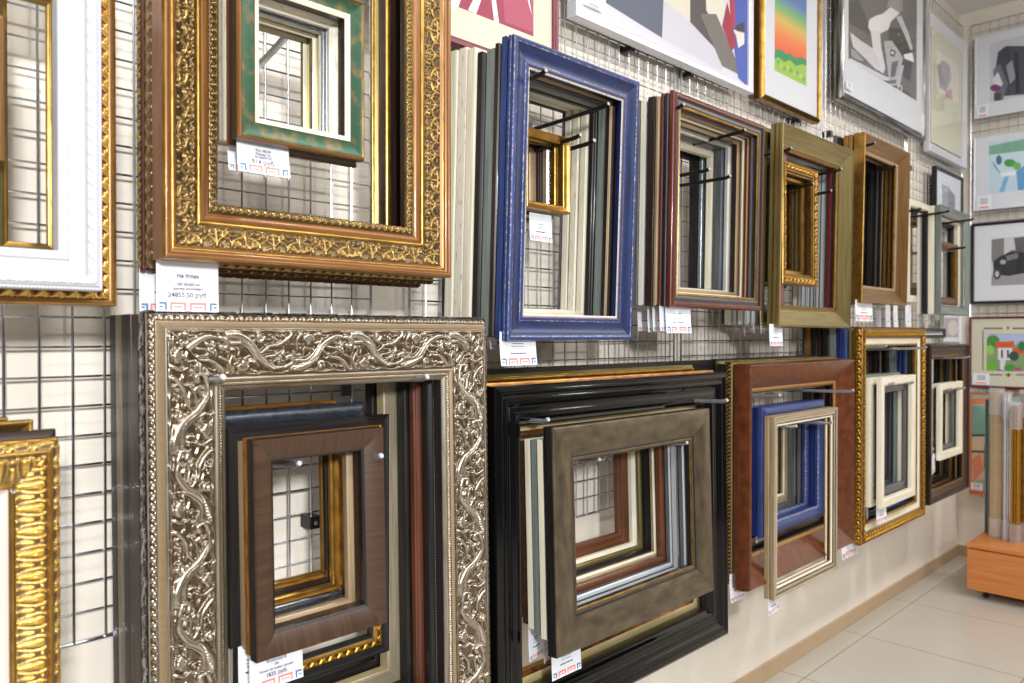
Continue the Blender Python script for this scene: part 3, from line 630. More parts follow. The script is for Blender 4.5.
# ------------------------------------------------------------------ framed pictures (drawn shapes are given as measured outline points)
def gradient_mat(name, stops):
    m = mat(name, (200, 200, 200), .5); nt = m.node_tree; N = nt.nodes; L = nt.links
    tc = N.new('ShaderNodeTexCoord'); sx = N.new('ShaderNodeSeparateXYZ'); rp = N.new('ShaderNodeValToRGB')
    L.new(tc.outputs['UV'], sx.inputs[0]); L.new(sx.outputs[1], rp.inputs[0]); L.new(rp.outputs[0], N['Principled BSDF'].inputs['Base Color'])
    e = rp.color_ramp.elements
    for i, (p, c) in enumerate(stops):
        k = e[i] if i < 2 else e.new(p)
        k.position = p; k.color = lin(c)
def picture(style, rect, front, label, matcol='mat_white', border=None, art=(), glass=True, back=False, group='framed pictures above the frame stacks', card=None, marks=()):
    """rect: (a0, a1, z0, z1) where a is X on the long wall, Y (descending) on the end wall"""
    a0, a1, z0, z1 = rect; W, H = abs(a1-a0), z1-z0; t = thick(style); w = width(style)
    if back: o = empty('framed_picture', (front+t, a0, z0), label, 'framed picture', group, rz=-math.pi/2)
    else: o = empty('framed_picture', (a0, front+t, z0), label, 'framed picture', group)
    for s in ('bottom', 'top', 'left', 'right'): rail(s, W, H, ST[style], o, 0)
    dep = t-.013
    MB().quadbox(w-.001, W-w+.001, -dep+.0035, -.002, w-.001, H-w+.001).build('backing_board', ['backing_board'], o, smooth=False)
    def loc(px, py, d):
        if back: y, z = atb(px, py, front+t-d); return a0-y, z-z0
        x, z = at(px, py, front+t-d); return x-a0, z-z0
    if border:
        l, b, r, tp = border
    else: l = b = r = tp = 0
    L0, B0, R0, T0 = w, w, W-w, H-w
    if border:
        m = MB()
        for (xa, xb, za, zb) in ((L0, L0+l, B0, T0), (R0-r, R0, B0, T0), (L0+l, R0-r, B0, B0+b), (L0+l, R0-r, T0-tp, T0)): m.quadbox(xa, xb, -dep-.002, -dep+.0005, za, zb)
        m.build('mat_board', [matcol], o, smooth=False)
    m = MB(); mats = []
    X0, X1, Z0, Z1 = L0+l, R0-r, B0+b, T0-tp
    lay = 0
    def poly(pts, mt):
        nonlocal lay
        if mt not in mats: mats.append(mt)
        b_ = len(m.v); d = dep+.00012*lay
        for p in pts: m.v.append((min(max(p[0], X0), X1), -d, min(max(p[1], Z0), Z1))); m.uv.append((p[0]-X0, (p[1]-Z0)/(Z1-Z0)))
        m.f.append(tuple(range(b_, b_+len(pts)))); m.m.append(mats.index(mt)); lay += 1
    base = art[0] if art else ((200, 200, 200), None)
    bm_ = base[0] if isinstance(base[0], str) else flatc(base[0]).name
    for c, pts in art:
        mt = c if isinstance(c, str) else flatc(c).name
        if pts is None: poly([(X0, Z0), (X1, Z0), (X1, Z1), (X0, Z1)], mt)
        elif pts[0] == 'e':
            _, cx, cy, rx, ry = pts; poly([loc(cx+rx*math.cos(k*.5236), cy+ry*math.sin(k*.5236), dep) for k in range(12)], mt)
        else: poly([loc(px, py, dep) for px, py in pts], mt)
    me = bpy.data.meshes.new('shape'); me.from_pydata(m.v, [], m.f)
    for q in mats: me.materials.append(MATS[q])
    me.polygons.foreach_set('material_index', m.m)
    ul = me.uv_layers.new(name='UVMap'); li = [l_.vertex_index for l_ in me.loops]; ul.data.foreach_set('uv', [c for i in li for c in m.uv[i]])
    link('print', me, o)
    if card:
        q = [loc(px, py, dep) for px, py in card]; mb = MB()
        mb.quadbox(q[0][0], q[1][0], -dep-.009, -dep-.0084, q[1][1], q[0][1], 0)
        ww, hh = q[1][0]-q[0][0], q[0][1]-q[1][1]
        for k in range(3): mb.quadbox(q[0][0]+ww*.25, q[0][0]+ww*.75, -dep-.0092, -dep-.009, q[1][1]+hh*(.45+.15*k), q[1][1]+hh*(.5+.15*k), 1)
        mb.quadbox(q[0][0]+ww*.2, q[0][0]+ww*.8, -dep-.0092, -dep-.009, q[1][1]+hh*.1, q[1][1]+hh*.22, 2)
        mb.build('price_label', ['paper', 'ink', 'ink_red'], o, smooth=False)
    if marks:
        mb = MB()
        for (xa, ya, xb, yb_, k) in marks:
            p, q = loc(xa, ya, dep), loc(xb, yb_, dep); mb.quadbox(min(p[0], q[0]), max(p[0], q[0]), -dep-.0024, -dep-.0019, min(p[1], q[1]), max(p[1], q[1]), k)
        mb.build('border_lettering', ['ink', 'gold_leaf'], o, smooth=False)
    if glass: MB().quadbox(w-.0005, W-w+.0005, -dep-.0055, -dep-.0045, w-.0005, H-w+.0005).build('glass_pane', ['glass'], o, smooth=False)
    # hanging wire plate against the grid
    MB().quadbox(W/2-.02, W/2+.02, -.002, .0, H*.8, H*.8+.03).build('hanger', ['chrome_dull'], o, smooth=False)
    return o
def rect_px(xl, xr, yt, yb, Y, ref=None, top=None):
    x0 = at(xl, 335, Y)[0]; x1 = at(xr, 335, Y)[0]; r = ref or xl
    return (x0, x1, at(r, yb, Y)[1], top if top else at(r, yt, Y)[1])
sm('cream_s', 40, 12, 'cream_worn', None, 'cream', 'round'); sm('steel_s', 44, 12, 'white_grey', None, 'steel', 'round'); sm('gold_s', 46, 12, 'gold_olive', None, 'cream', 'round')
# ================================================================== stacks on the long wall
G = 'frames hanging in the stack behind the %s'
# --- A: far left, white carved frame
YA = 1.17
ra, _ = frame_px('white_ornate', -70, 104, -60, 291, YA, 'white carved frame with pale pink inner slope at the left photo edge', ref=103, detail=1)
frame('gold_red', ra[0]-.02, at(118, 335, 1.21)[0], at(117, 306, 1.21)[1], ra[3]+.03, 1.212, 'gilt frame with a leaf edge on red ground, just behind the white carved frame', detail=1)
frame('gold_thin', ra[0]+.06, at(83, 335, 1.262)[0], at(60, 254, 1.262)[1]-.03, ra[3]-.03, 1.262, 'narrow olive gold frame seen inside the opening of the white carved frame')
frame('gold_brown', ra[0]+.03, at(6, 160, 1.22)[0], at(2, 161, 1.22)[1], ra[3]-.12, 1.22, 'small gilt frame hanging within the white carved frame at the left photo edge')
# --- C: gold palmette frame lower left
YC = 1.10
rc_, _ = frame_px('palmette_gold', -170, 63, 439, 860, YC, 'bright gold frame with palmette carving at the lower left corner', ref=59, detail=1)
stack('palmette_gold', rc_, YC, 'bright gold palmette frame', G % 'bright gold palmette frame', [
    ('brown', 'brown frame with a tan edge', 0, -4, 0, -8), ('gold_plain', 'plain gold frame', 0, 18, 0, -20), ('gold_plain', 'plain gold frame', 0, 42, 0, -24)])
hook(rc_[0]+.17, rc_[3]-.075, 1.11, 'hook holding the bright gold palmette frame')
# --- B: big ornate gold frame
YB_ = 1.17
rb, _ = frame_px('baroque_gold', 164, 452, -330, 258, YB_, 'large ornate gold frame with orange wood bands and scroll carving, upper left', detail=1)
stack('baroque_gold', rb, YB_, 'large ornate gold frame', G % 'large ornate gold frame', [
    ('bead_bronze', 'bronze frame with beaded edges', 4, 4, -8, 0, 1), ('bead_dark', 'dark brown frame with a gold beaded side', 0, 14, -14, 0, 1),
    ('gold_brown', 'textured gold frame', 60, 34, 40, 30), ('gold_thin', 'olive gold narrow frame', 90, 50, 60, 40)])
Yg = 1.10
xg0 = at(239, 335, Yg)[0]; xg1 = at(366, 335, Yg)[0]; zg0 = at(366, 161, Yg)[1]; zg1 = zg0+.264
frame('green', xg0, xg1, zg0, zg1, Yg, 'small green and gold frame with an ivory inner edge inside the large ornate frame', detail=1)
stack('green', (xg0, xg1, zg0, zg1), Yg, 'small green and gold frame', G % 'small green frame', [
    ('dark_slim', 'dark brown frame', 0, -2, -6, 0), ('cream_s', 'thin cream frame', 2, 0, 4, 2), ('steel_s', 'thin silver frame', 4, 0, 8, 2), ('cream_s', 'thin worn cream frame', 8, 2, 10, 4),
    ('gold_s', 'thin light gold frame', 10, 2, 12, 4), ('cream_s', 'pale cream thin frame', 10, 2, 14, 4), ('gold_s', 'gilt edged thin frame', 10, 4, 14, 4), ('cream_s', 'ivory thin frame', 10, 4, 16, 4)], gap=.0015)
hook(xg0+.07, zg1-.065, 1.13, 'curved clear-chrome hook at the left, in the small green frame', rise=.012, curved=True)
hook(xg1-.065, zg1-.065, 1.10, 'curved clear-chrome hook at the right, in the small green frame', rise=.012, curved=True)
hook(rb[0]+.14, rb[3]-.1, 1.2, 'hook high inside the large ornate gold frame')
price_tag(156, 218, 269, 311, 1.213, 'white price tag reading 24855,50 under the large ornate gold frame', [('На Углах', .14, .008), ('100 35х50 см', .34, .0062), ('рамка комплект', .45, .0058), ('24855,50 руб.', .6, .0105)], curl=.001)
price_tag(139, 190, 269, 311, 1.262, 'white price tag half hidden behind the 24855,50 tag', curl=.001)
price_tag(236, 288, 139, 171, 1.124, 'white price tag reading 914 under the small green frame', [('КЦ 18х24', .24, .006), ('Рамка эл.', .36, .0055), ('00-00007262', .47, .0055), ('914 руб.', .62, .0105)], curl=.008)
price_tag(227, 262, 140, 170, 1.155, 'white price tag tucked behind the 914 tag of the green frame', curl=.006)
# --- D: silver baroque frame
YD = 1.19
x0 = at(150, 335, YD)[0]; x1 = at(491, 335, YD)[0]; zt = at(150, 313, YD)[1]; rd = (x0, x1, zt-.88, zt)
frame('silver', *rd, YD, 'huge silver frame with deep floral scroll carving, lower left', rx=-0.02, detail=1)
ye = stack('silver', rd, YD, 'huge silver carved frame', G % 'huge silver carved frame', [
    ('pearl_mahogany', 'dark brown frame with a pearl beaded inner edge', 0, 8, 0, 2, 1), ('mahogany', 'mahogany frame', 4, 24, 14, 0), ('black_wide', 'wide black frame', 6, 30, 20, 0),
    ('champ_olive', 'olive silver frame with stepped champagne edge', 8, 52, 40, 0), ('black_wide', 'black stepped frame', 10, 64, 60, 0)], rx=-0.02)
hook(at(226, 386, 1.14)[0], at(226, 388, 1.14)[1], 1.15, 'hook at the upper left corner inside the silver carved frame')
hook(at(437, 378, 1.14)[0], at(437, 386, 1.14)[1], 1.17, 'hook at the upper right corner inside the silver carved frame')
YD2 = 1.13
xw0, zw1 = at(254, 441, YD2); xw1 = at(384, 430, YD2)[0]; zw0 = at(257, 662, YD2)[1]; rw = (xw0, xw1, zw0, zw1)
frame('walnut_front', *rw, YD2, 'walnut brown frame hanging in front inside the silver carved frame', rx=-0.03, detail=1)
stack('walnut_front', rw, YD2, 'walnut frame inside the silver one', 'small frames hanging inside the silver carved frame', [
    ('walnut_gold', 'brown frame with an amber side', 4, 0, 2, 0), ('washed', 'whitewashed frame with fine carving', 8, 6, 4, 8, 1), ('black_line', 'black frame with a silver line', -8, -16, 4, -14),
    ('blue_black', 'blue-black metallic frame', -22, -28, 0, -38), ('amber', 'amber gold frame', 10, 4, 20, 10), ('dark_slim', 'dark red-brown slim frame', 4, 4, 26, 0),
    ('amber', 'brown gold narrow frame', 0, 2, 36, -40)], gap=.001, rx=-0.03)
frame('leaf_gold_bead', at(238, 500, 1.318)[0], at(390, 500, 1.318)[0], at(388, 652, 1.318)[1], zw1-.0, 1.318, 'black frame with a gold beaded band low behind the walnut frame', group=None, detail=1)
hook(at(299, 471, 1.15)[0], at(299, 473, 1.15)[1], 1.15, 'left hook inside the walnut frame')
hook(at(381, 463, 1.12)[0], at(381, 465, 1.12)[1], 1.12, 'right hook inside the walnut frame')
price_tag(249, 302, 658, 694, 1.157, 'white price tag with small print under the walnut frame', [('М-размер18', .26, .006), ('А4', .38, .006), ('Рамка материал: дерево', .5, .005), ('1835 руб.', .64, .009)], curl=.004)
price_tag(238, 262, 657, 690, 1.19, 'blank-looking cream tag left of the walnut frame tag', curl=.002)
# --- E: blue frame
YE = 1.19
re_, _ = frame_px('blue', 515, 640, 33, 341, YE, 'distressed blue frame with white worn edges, upper middle', rx=0.035, detail=1)
stack('blue', re_, YE, 'distressed blue frame', G % 'distressed blue frame', [
    ('blue_low', 'slim blue frame', 0, 2, 4, -2), ('brown', 'dark brown frame with a tan lip', 2, 4, 8, 6), ('grey_green', 'grey green frame', 4, 0, 10, 12), ('black', 'black frame', 4, 0, 8, 10),
    ('cream', 'cream frame', 0, -4, 20, -4), ('cream_worn', 'worn cream frame', 0, -8, 22, -12), ('cream', 'pale cream frame', -4, -8, 24, -12), ('grey_thin', 'thin grey frame', 0, 10, 30, 10)], rx=0.035)
hook(at(549, 74, 1.15)[0], at(549, 77, 1.15)[1], 1.16, 'hook at the top left inside the blue frame')
hook(at(618, 104, 1.15)[0], at(618, 108, 1.15)[1], 1.18, 'hook at the top right inside the blue frame')
Ys = 1.25
xs0 = at(527, 335, Ys)[0]; xs1 = at(571, 335, Ys)[0]; zs0 = at(571, 214, Ys)[1]; zs1 = at(571, 138, Ys)[1]
frame('gold_small', xs0, xs1, zs0, zs1, Ys, 'small glossy gold frame hanging inside the blue frame')
stack('gold_small', (xs0, xs1, zs0, zs1), Ys, 'small glossy gold frame', 'small frames hanging inside the blue frame', [
    ('gold_small', 'small olive gold frame', 0, 0, 0, 0), ('whisker_silver', 'small silver frame with speckled carving', 4, 2, -10, -8, 1), ('dark_slim', 'small dark frame', 0, -4, -14, -14), ('tan_thin', 'small tan frame', 0, 6, -16, -10)])
hook(at(580, 132, 1.2)[0], zs1-.022, 1.2, 'left dark hook through the small gold frame')
hook(at(595, 137, 1.19)[0]-.004, zs1-.03, 1.19, 'right dark hook through the small gold frame')
price_tag(529, 551, 219, 240, 1.28, 'white price tag below the small gold frame inside the blue frame', curl=.005)
price_tag(499, 535, 339, 366, 1.232, 'white price tag hanging under the distressed blue frame', curl=.008)
price_tag(482, 495, 318, 347, 1.35, 'white tag edge at the lower left of the blue stack', curl=.003, yaw=.5)
price_tag(489, 505, 322, 349, 1.29, 'white turned tag between silver and blue frames', curl=.003, yaw=.5)
# --- F: red frame
YF = 1.19
rf, _ = frame_px('red', 674, 765, 89, 307, YF, 'glossy red-brown frame with a thin gold inner line, upper middle right', rx=0.018, detail=1)
stack('red', rf, YF, 'glossy red-brown frame', G % 'glossy red-brown frame', [
    ('grey_thin', 'thin grey and black frame', 0, 0, 4, 4), ('red_thin', 'narrow red-brown frame', 2, 2, 4, 4), ('tan_thin', 'narrow tan frame', 2, 2, 6, 6), ('brown_gold', 'dark brown frame with gold lines', 0, -4, 6, 4),
    ('white', 'white grey frame', 2, -6, 8, 6), ('grey_wide', 'wide blue-grey frame', 0, -4, 10, 4), ('cream', 'cream frame', 30, 0, 16, 30), ('green_dark', 'grey green frame', 50, 0, 20, 20), ('black_slim', 'black frame', 60, 20, 30, 40)], rx=0.018)
hook(at(690, 107, 1.15)[0], at(690, 109, 1.15)[1], 1.17, 'hook at the top left inside the red-brown frame')
hook(at(751, 131, 1.15)[0], at(751, 134, 1.15)[1], 1.17, 'hook at the top right inside the red-brown frame')
hook(at(709, 170, 1.2)[0], at(709, 171, 1.2)[1], 1.2, 'left free hook in the middle of the red-brown frame', rise=.002)
hook(at(730, 177, 1.18)[0], at(730, 178, 1.18)[1], 1.18, 'right free hook in the middle of the red-brown frame', rise=.002)
price_tag(665, 690, 309, 333, 1.223, 'front price tag under the red-brown frame', curl=.006)
for xl_, xr_, yy, w_ in ((637, 650, 331, 'leftmost'), (647, 660, 332, 'second from left'), (652, 664, 331, 'third from left'), (659, 672, 331, 'fourth from left')):
    price_tag(xl_, xr_, 308, yy, 1.35-.04*(xl_-637)/8, 'price tag in the row left under the red-brown frame, %s' % w_, curl=.006, yaw=-.3, group='tags in a row under the red-brown frame')
# --- G: olive gold slope frame
YG = 1.19
rg, _ = frame_px('olive_slope', 783, 854, 121, 327, YG, 'olive gold frame sloping inward, with tag below, upper right of centre', rx=0.018, detail=2)
stack('olive_slope', rg, YG, 'olive gold sloping frame', G % 'olive gold sloping frame', [
    ('dark_red', 'dark crimson frame', 64, 2, 4, 2), ('gold_thin', 'narrow olive gold frame', 0, 4, 4, 0), ('silver_thin', 'silver white frame', 4, 0, 8, 4), ('silver_thin', 'pale silver frame', 0, 0, 8, 6),
    ('white', 'cream white frame', 2, 2, 10, 6), ('silver_thin', 'thin silver frame', 0, 4, 10, 6), ('cream', 'cream frame', 2, 6, 10, 8), ('grey', 'plain grey frame', 0, 0, 0, 0) if False else ('grey_thin', 'thin grey frame', 6, 8, 12, 8)], rx=0.018)
Yn = 1.23
xn0 = at(783, 335, Yn)[0]; xn1 = at(818, 335, Yn)[0]; zn0 = at(818, 287, Yn)[1]; zn1 = at(818, 171, Yn)[1]
frame('ornate_small', xn0, xn1, zn0, zn1, Yn, 'smaller ornate gold frame hanging inside the olive gold frame', detail=1)
stack('ornate_small', (xn0, xn1, zn0, zn1), Yn, 'smaller ornate gold frame', 'gilt frames hanging inside the olive gold frame', [
    ('gold_brown', 'gilt brown frame', 2, 2, 4, 2), ('gold_thin', 'olive gilt frame', 4, 4, 6, 6), ('ornate_small', 'ornate gilt frame', 6, 8, 6, 8, 2), ('gold_brown', 'old gold frame', 6, 6, 12, 8), ('brown', 'dark frame', 0, 0, 0, -10)])
hook(at(797, 150, 1.15)[0], at(797, 152, 1.15)[1], 1.17, 'hook at the top left inside the olive gold frame')
hook(at(844, 170, 1.15)[0], at(844, 173, 1.15)[1], 1.16, 'hook at the top right inside the olive gold frame')
hook(at(813, 187, 1.2)[0], at(813, 188, 1.2)[1], 1.2, 'left hook through the smaller ornate gold frame')
hook(at(831, 194, 1.18)[0], at(831, 195, 1.18)[1], 1.18, 'right hook through the smaller ornate gold frame')
price_tag(769, 782, 327, 346, 1.223, 'price tag at the lower left corner of the olive gold frame', curl=.004, hide=.01)
price_tag(760, 768, 315, 333, 1.26, 'turned price tag left of the olive gold frame', curl=.004, yaw=.4)
price_tag(752, 762, 315, 333, 1.30, 'price tag on the left between red-brown and olive gold frames', curl=.006, yaw=.2)
price_tag(743, 752, 318, 336, 1.36, 'shaded price tag under the right side of the red-brown frame', curl=.006, yaw=.2)
price_tag(855, 872, 302, 321, 1.223, 'price tag at the lower left corner of the brown gold frame', curl=.004, hide=.01)
# --- H: brown gold frame with black frames
YH = 1.19
rh, _ = frame_px('brown_slope', 865, 910, 131, 302, YH, 'brown gold sloping frame full of black frames, upper right', rx=0.018, detail=2)
stack('brown_slope', rh, YH, 'brown gold sloping frame', G % 'brown gold sloping frame', [
    ('gold_brown', 'gold and brown frame', 0, 4, 4, 2), ('gold_brown', 'bright gold sided frame', 0, 6, 4, 2), ('brown', 'dark brown frame', 0, 0, 4, 4), ('grey_slim', 'grey frame', 4, 0, 6, -6), ('black', 'black frame', 0, 0, 6, 14),
    ('black_step', 'stepped black frame', 2, 2, 6, 16), ('black', 'soft black frame', 4, 4, 6, 18), ('black_slim', 'slim black frame', 4, 4, 6, 20)], rx=0.018)
hook(at(880, 144, 1.15)[0], at(880, 146, 1.15)[1], 1.17, 'hook at the top left inside the brown gold frame')
hook(at(901, 167, 1.15)[0], at(901, 169, 1.15)[1], 1.17, 'hook at the top right inside the brown gold frame')
# --- I: grey green frame with small cream ones near the corner
YI = 1.19
ri, _ = frame_px('steel_slope', 941, 970, 204, 314, YI, 'small grey-green sloping frame near the room corner, upper row')
stack('steel_slope', ri, YI, 'small grey-green frame', G % 'small grey-green frame', [
    ('cream', 'cream frame', 0, 10, 0, 2), ('black_slim', 'black frame', 0, 20, 2, 24), ('white', 'white frame', 4, 10, 2, 30)])
frame('cream_plain', at(908, 300, 1.30)[0], at(936, 300, 1.30)[0], at(908, 302, 1.30)[1], at(908, 198, 1.30)[1], 1.30, 'cream frame half hidden between brown gold and grey-green frames')
frame('brown_wide', at(906, 300, 1.335)[0], at(934, 300, 1.335)[0], at(908, 302, 1.335)[1], at(908, 203, 1.335)[1], 1.335, 'dark brown frame behind the half hidden cream frame')
frame('ornate_small', ri[0]+.04, ri[1]-.09, ri[2]+.05, ri[3]-.16, 1.22, 'tiny gilt frame hanging inside the small grey-green frame', detail=0)
hook(at(950, 212, 1.15)[0], at(950, 214, 1.15)[1], 1.15, 'left hook inside the small grey-green frame')
hook(at(974, 221, 1.1)[0], at(974, 222, 1.1)[1], 1.1, 'right hook beside the small grey-green frame')
hook(at(921, 211, 1.2)[0], at(921, 212, 1.2)[1], 1.2, 'free hook left of the small grey-green frame')
hook(at(966, 249, 1.15)[0], at(966, 250, 1.15)[1], 1.15, 'lower hook inside the small grey-green frame')
for k, (xl_, xr_) in enumerate(((876, 882), (885, 892), (893, 899), (905, 913), (918, 926), (929, 937))):
    price_tag(xl_, xr_, 311, 330, 1.3, 'shaded small price tag in the row above the leafy gold frame, %s from left' % ('first', 'second', 'third', 'fourth', 'fifth', 'sixth')[k], curl=.005, yaw=.1, group='row of tags above the leafy gold frame', hide=.03)
# --- J: wide black frame
YJ = 1.19
xj0 = at(497, 335, YJ)[0]; xj1 = at(728, 335, YJ)[0]; zj1 = at(728, 372, YJ)[1]; zj0 = at(728, 634, YJ)[1]; rj = (xj0, xj1, zj0, zj1)
ST['black_wide_front'] = ST['black_wide'] if False else [(0, 26, 'black_gloss'), (8, 38, 'black_gloss', 2.5), (16, 40, 'black_gloss', 1.5), (26, 35, 'black_gloss', -1), (34, 36, 'black_gloss', 1.5), (60, 28, 'black_gloss', -5), (66, 30, 'black_gloss', 1), (84, 22, 'black_gloss', 3.5), (90, 18, 'black_gloss'), (92, 17, 'black_gloss', .5), (92, 0, 'black')]
frame('black_wide_front', *rj, YJ, 'wide glossy black frame, lower middle', rx=-0.012)
stack('black_wide_front', rj, YJ, 'wide glossy black frame', G % 'wide glossy black frame', [
    ('amber_champagne', 'amber frame with a champagne inner step', -2, 0, 0, -4), ('gold_plain', 'gold top-edged frame', 0, 60, 20, -12), ('gold_plain', 'plain gold frame', 4, 80, 30, -14), ('gold_thin', 'narrow gold frame', 8, -6, 20, -18), ('black_slim', 'black frame', 10, -170, 20, -30)], rx=-0.012)
hook(at(548, 425, 1.15)[0], at(548, 427, 1.15)[1], 1.15, 'hook at the upper left inside the glossy black frame')
hook(at(727, 404, 1.10)[0], at(727, 406, 1.10)[1], 1.10, 'hook at the upper right in front of the glossy black frame')
YJ2 = 1.13
xt0, zt1 = at(553, 428, YJ2); xt1 = at(710, 410, YJ2)[0]; zt0 = at(555, 657, YJ2)[1]; rt_ = (xt0, xt1, zt0, zt1)
frame('taupe_wide', *rt_, YJ2, 'brushed taupe metal-look frame inside the glossy black frame', rx=-0.03)
stack('taupe_wide', rt_, YJ2, 'brushed taupe frame', 'frames hanging behind the brushed taupe frame', [
    ('silver_slim2', 'white silver frame', 4, 44, 30, 30), ('silver_slim', 'silver and green-grey frame', 8, 50, 34, 34), ('silver_slim2', 'grey silver frame', 10, 44, 40, 34), ('redbrown_slim', 'red-brown frame', 16, 44, 44, 40),
    ('tan_slim', 'tan frame', 20, 44, 52, 40), ('black_slim', 'slim black frame', 10, 44, 56, 44), ('olive_slim', 'olive gold frame', 10, 44, 58, 44), ('cream_slim', 'cream frame', 10, 44, 56, 44), ('redbrown_slim', 'slim mahogany frame', 26, 90, 96, 60)], gap=.001, rx=-0.03)
hook(at(599, 463, 1.15)[0], at(599, 466, 1.15)[1], 1.15, 'left hook through the brushed taupe frame')
hook(at(690, 447, 1.13)[0], at(690, 449, 1.13)[1], 1.14, 'right hook through the brushed taupe frame')
price_tag(551, 580, 654, 681, 1.162, 'front price tag under the brushed taupe frame', curl=.004, hide=.03)
price_tag(528, 547, 636, 662, 1.22, 'price tag left of the taupe frame over the black rail', curl=.004, yaw=.2, hide=.03)
price_tag(543, 552, 640, 664, 1.19, 'turned price tag between two tags by the taupe frame', curl=.003, yaw=.5, hide=.03)
# --- K: deep burl frame
YK = 1.17
xk0, zk1 = at(751, 365, YK); xk1 = at(855, 365, YK)[0]; zk0 = at(746, 594, YK)[1]; rk = (xk0, xk1, zk0, zk1)
frame('burl_deep', *rk, YK, 'deep reddish burl wood frame sloping inward, lower right of centre')
stack('burl_deep', rk, YK, 'deep burl wood frame', G % 'deep burl wood frame', [
    ('rope_gold', 'dark frame with a rope-carved gold side', 4, 0, 8, -6, 1), ('black_step', 'wide black frame', 10, 10, 20, 0), ('gold_thin', 'narrow gold frame', 30, 20, 40, -8), ('black_slim', 'black frame', 40, 40, 60, -14)])
YK2 = 1.145
xc0, zc1 = at(775, 417, YK2); xc1 = at(838, 410, YK2)[0]; zc0 = at(776, 600, YK2)[1]; rk2 = (xc0, xc1, zc0, zc1)
frame('champ_front', *rk2, YK2, 'slim champagne frame hanging in front of the deep burl frame')
stack('champ_front', rk2, YK2, 'slim champagne frame', 'frames hanging behind the slim champagne frame', [
    ('champ_front', 'twin champagne frame', -2, 0, 0, 0), ('blue_rough', 'worn blue frame', -2, 20, 186, -26), ('blue_deep', 'deep blue frame', 2, 20, 188, -24), ('blue_rough', 'blue frame', 4, 24, 190, -22), ('grey_slim', 'grey frame', 4, 30, 190, -10),
    ('grey_slim', 'silver grey frame', 8, 34, 190, -8), ('grey_thin', 'charcoal frame', 12, 36, 195, -4), ('tan_slim', 'tan frame', 26, 40, 210, -4), ('gold_thin', 'dull gold frame', 30, 40, 215, 0)], gap=.001)
hook(at(773, 399, 1.12)[0], at(773, 400, 1.12)[1], 1.1, 'left hook inside the deep burl frame')
hook(at(853, 394, 1.05)[0], at(853, 395, 1.05)[1], 1.05, 'right hook reaching out of the deep burl frame')
hook(at(796, 429, 1.12)[0], at(796, 431, 1.12)[1], 1.12, 'left hook through the slim champagne frame')
hook(at(832, 425, 1.1)[0], at(832, 427, 1.1)[1], 1.1, 'right hook through the slim champagne frame')
price_tag(768, 781, 600, 616, 1.166, 'price tag under the slim champagne frame', curl=.004, yaw=.1)
price_tag(755, 767, 526, 543, 1.225, 'price tag under the blue frames by the burl frame', curl=.004, yaw=.1)
price_tag(749, 757, 521, 537, 1.25, 'shaded price tag beside the blue frames tag', curl=.004, yaw=.3)
price_tag(729, 743, 580, 603, 1.235, 'price tag poking out left of the burl frame bottom', curl=.008)
price_tag(841, 855, 547, 560, 1.235, 'price tag between the burl and leafy gold frames', curl=.006, hide=.03)
# --- L: leafy gold frame
YL = 1.19
xl0, zl1 = at(863, 328, YL); xl1 = at(926, 330, YL)[0]; zl0 = at(861, 546, YL)[1]; rl_ = (xl0, xl1, zl0, zl1)
frame('leafy_gold', *rl_, YL, 'leafy carved gold frame with a cream liner, lower right', detail=1)
stack('leafy_gold', rl_, YL, 'leafy carved gold frame', G % 'leafy carved gold frame', [
    ('gold_thin', 'narrow gold frame', 6, 4, 4, 0), ('blue_rough', 'blue frame', 4, 10, 40, 4), ('blue_deep', 'deep blue frame', 2, 20, 40, -2), ('grey_green', 'grey green frame', 4, 24, 40, -4), ('black_slim', 'black frame', 0, 24, 40, 0), ('brown', 'brown frame', 4, 30, 40, -8),
    ('black_slim', 'slim black frame', 2, 30, 40, -6), ('walnut_gold', 'walnut frame', 2, 30, 40, -10), ('grey_thin', 'grey frame', 0, 40, 40, -12)])
YL2 = 1.15
xq0, zq1 = at(882, 378, YL2); xq1 = at(916, 376, YL2)[0]; zq0 = at(880, 510, YL2)[1]
frame('cream_plain', xq0, xq1, zq0, zq1, YL2, 'cream frame hanging in front of the leafy gold frame')
stack('cream_plain', (xq0, xq1, zq0, zq1), YL2, 'cream frame inside the leafy gold one', 'frames hanging inside the leafy gold frame', [
    ('grey_thin', 'thin grey frame', 30, 10, 30, 30), ('cream_plain', 'second cream frame', 0, 0, 0, 2), ('green_low', 'grey green frame', -2, -4, 6, -8), ('grey_slim', 'dark grey frame', 6, -10, 30, 0), ('grey_wide', 'wide grey frame', 10, -10, 30, 0), ('grey_green', 'pale grey green frame', 14, -10, 30, 0)], gap=.004)
hook(at(886, 350, 1.12)[0], at(886, 350, 1.12)[1], 1.12, 'left hook inside the leafy gold frame')
hook(at(926, 351, 1.07)[0], at(926, 351, 1.07)[1], 1.07, 'right hook crossing the leafy gold frame')
hook(at(894, 387, 1.13)[0], at(894, 387, 1.13)[1], 1.13, 'left hook through the front cream frame')
hook(at(911, 385, 1.13)[0], at(911, 386, 1.13)[1], 1.12, 'right hook through the front cream frame')
price_tag(876, 886, 509, 524, 1.174, 'price tag under the front cream frame', curl=.004)
price_tag(866, 874, 506, 521, 1.21, 'price tag under the second cream frame', curl=.004, yaw=.3)
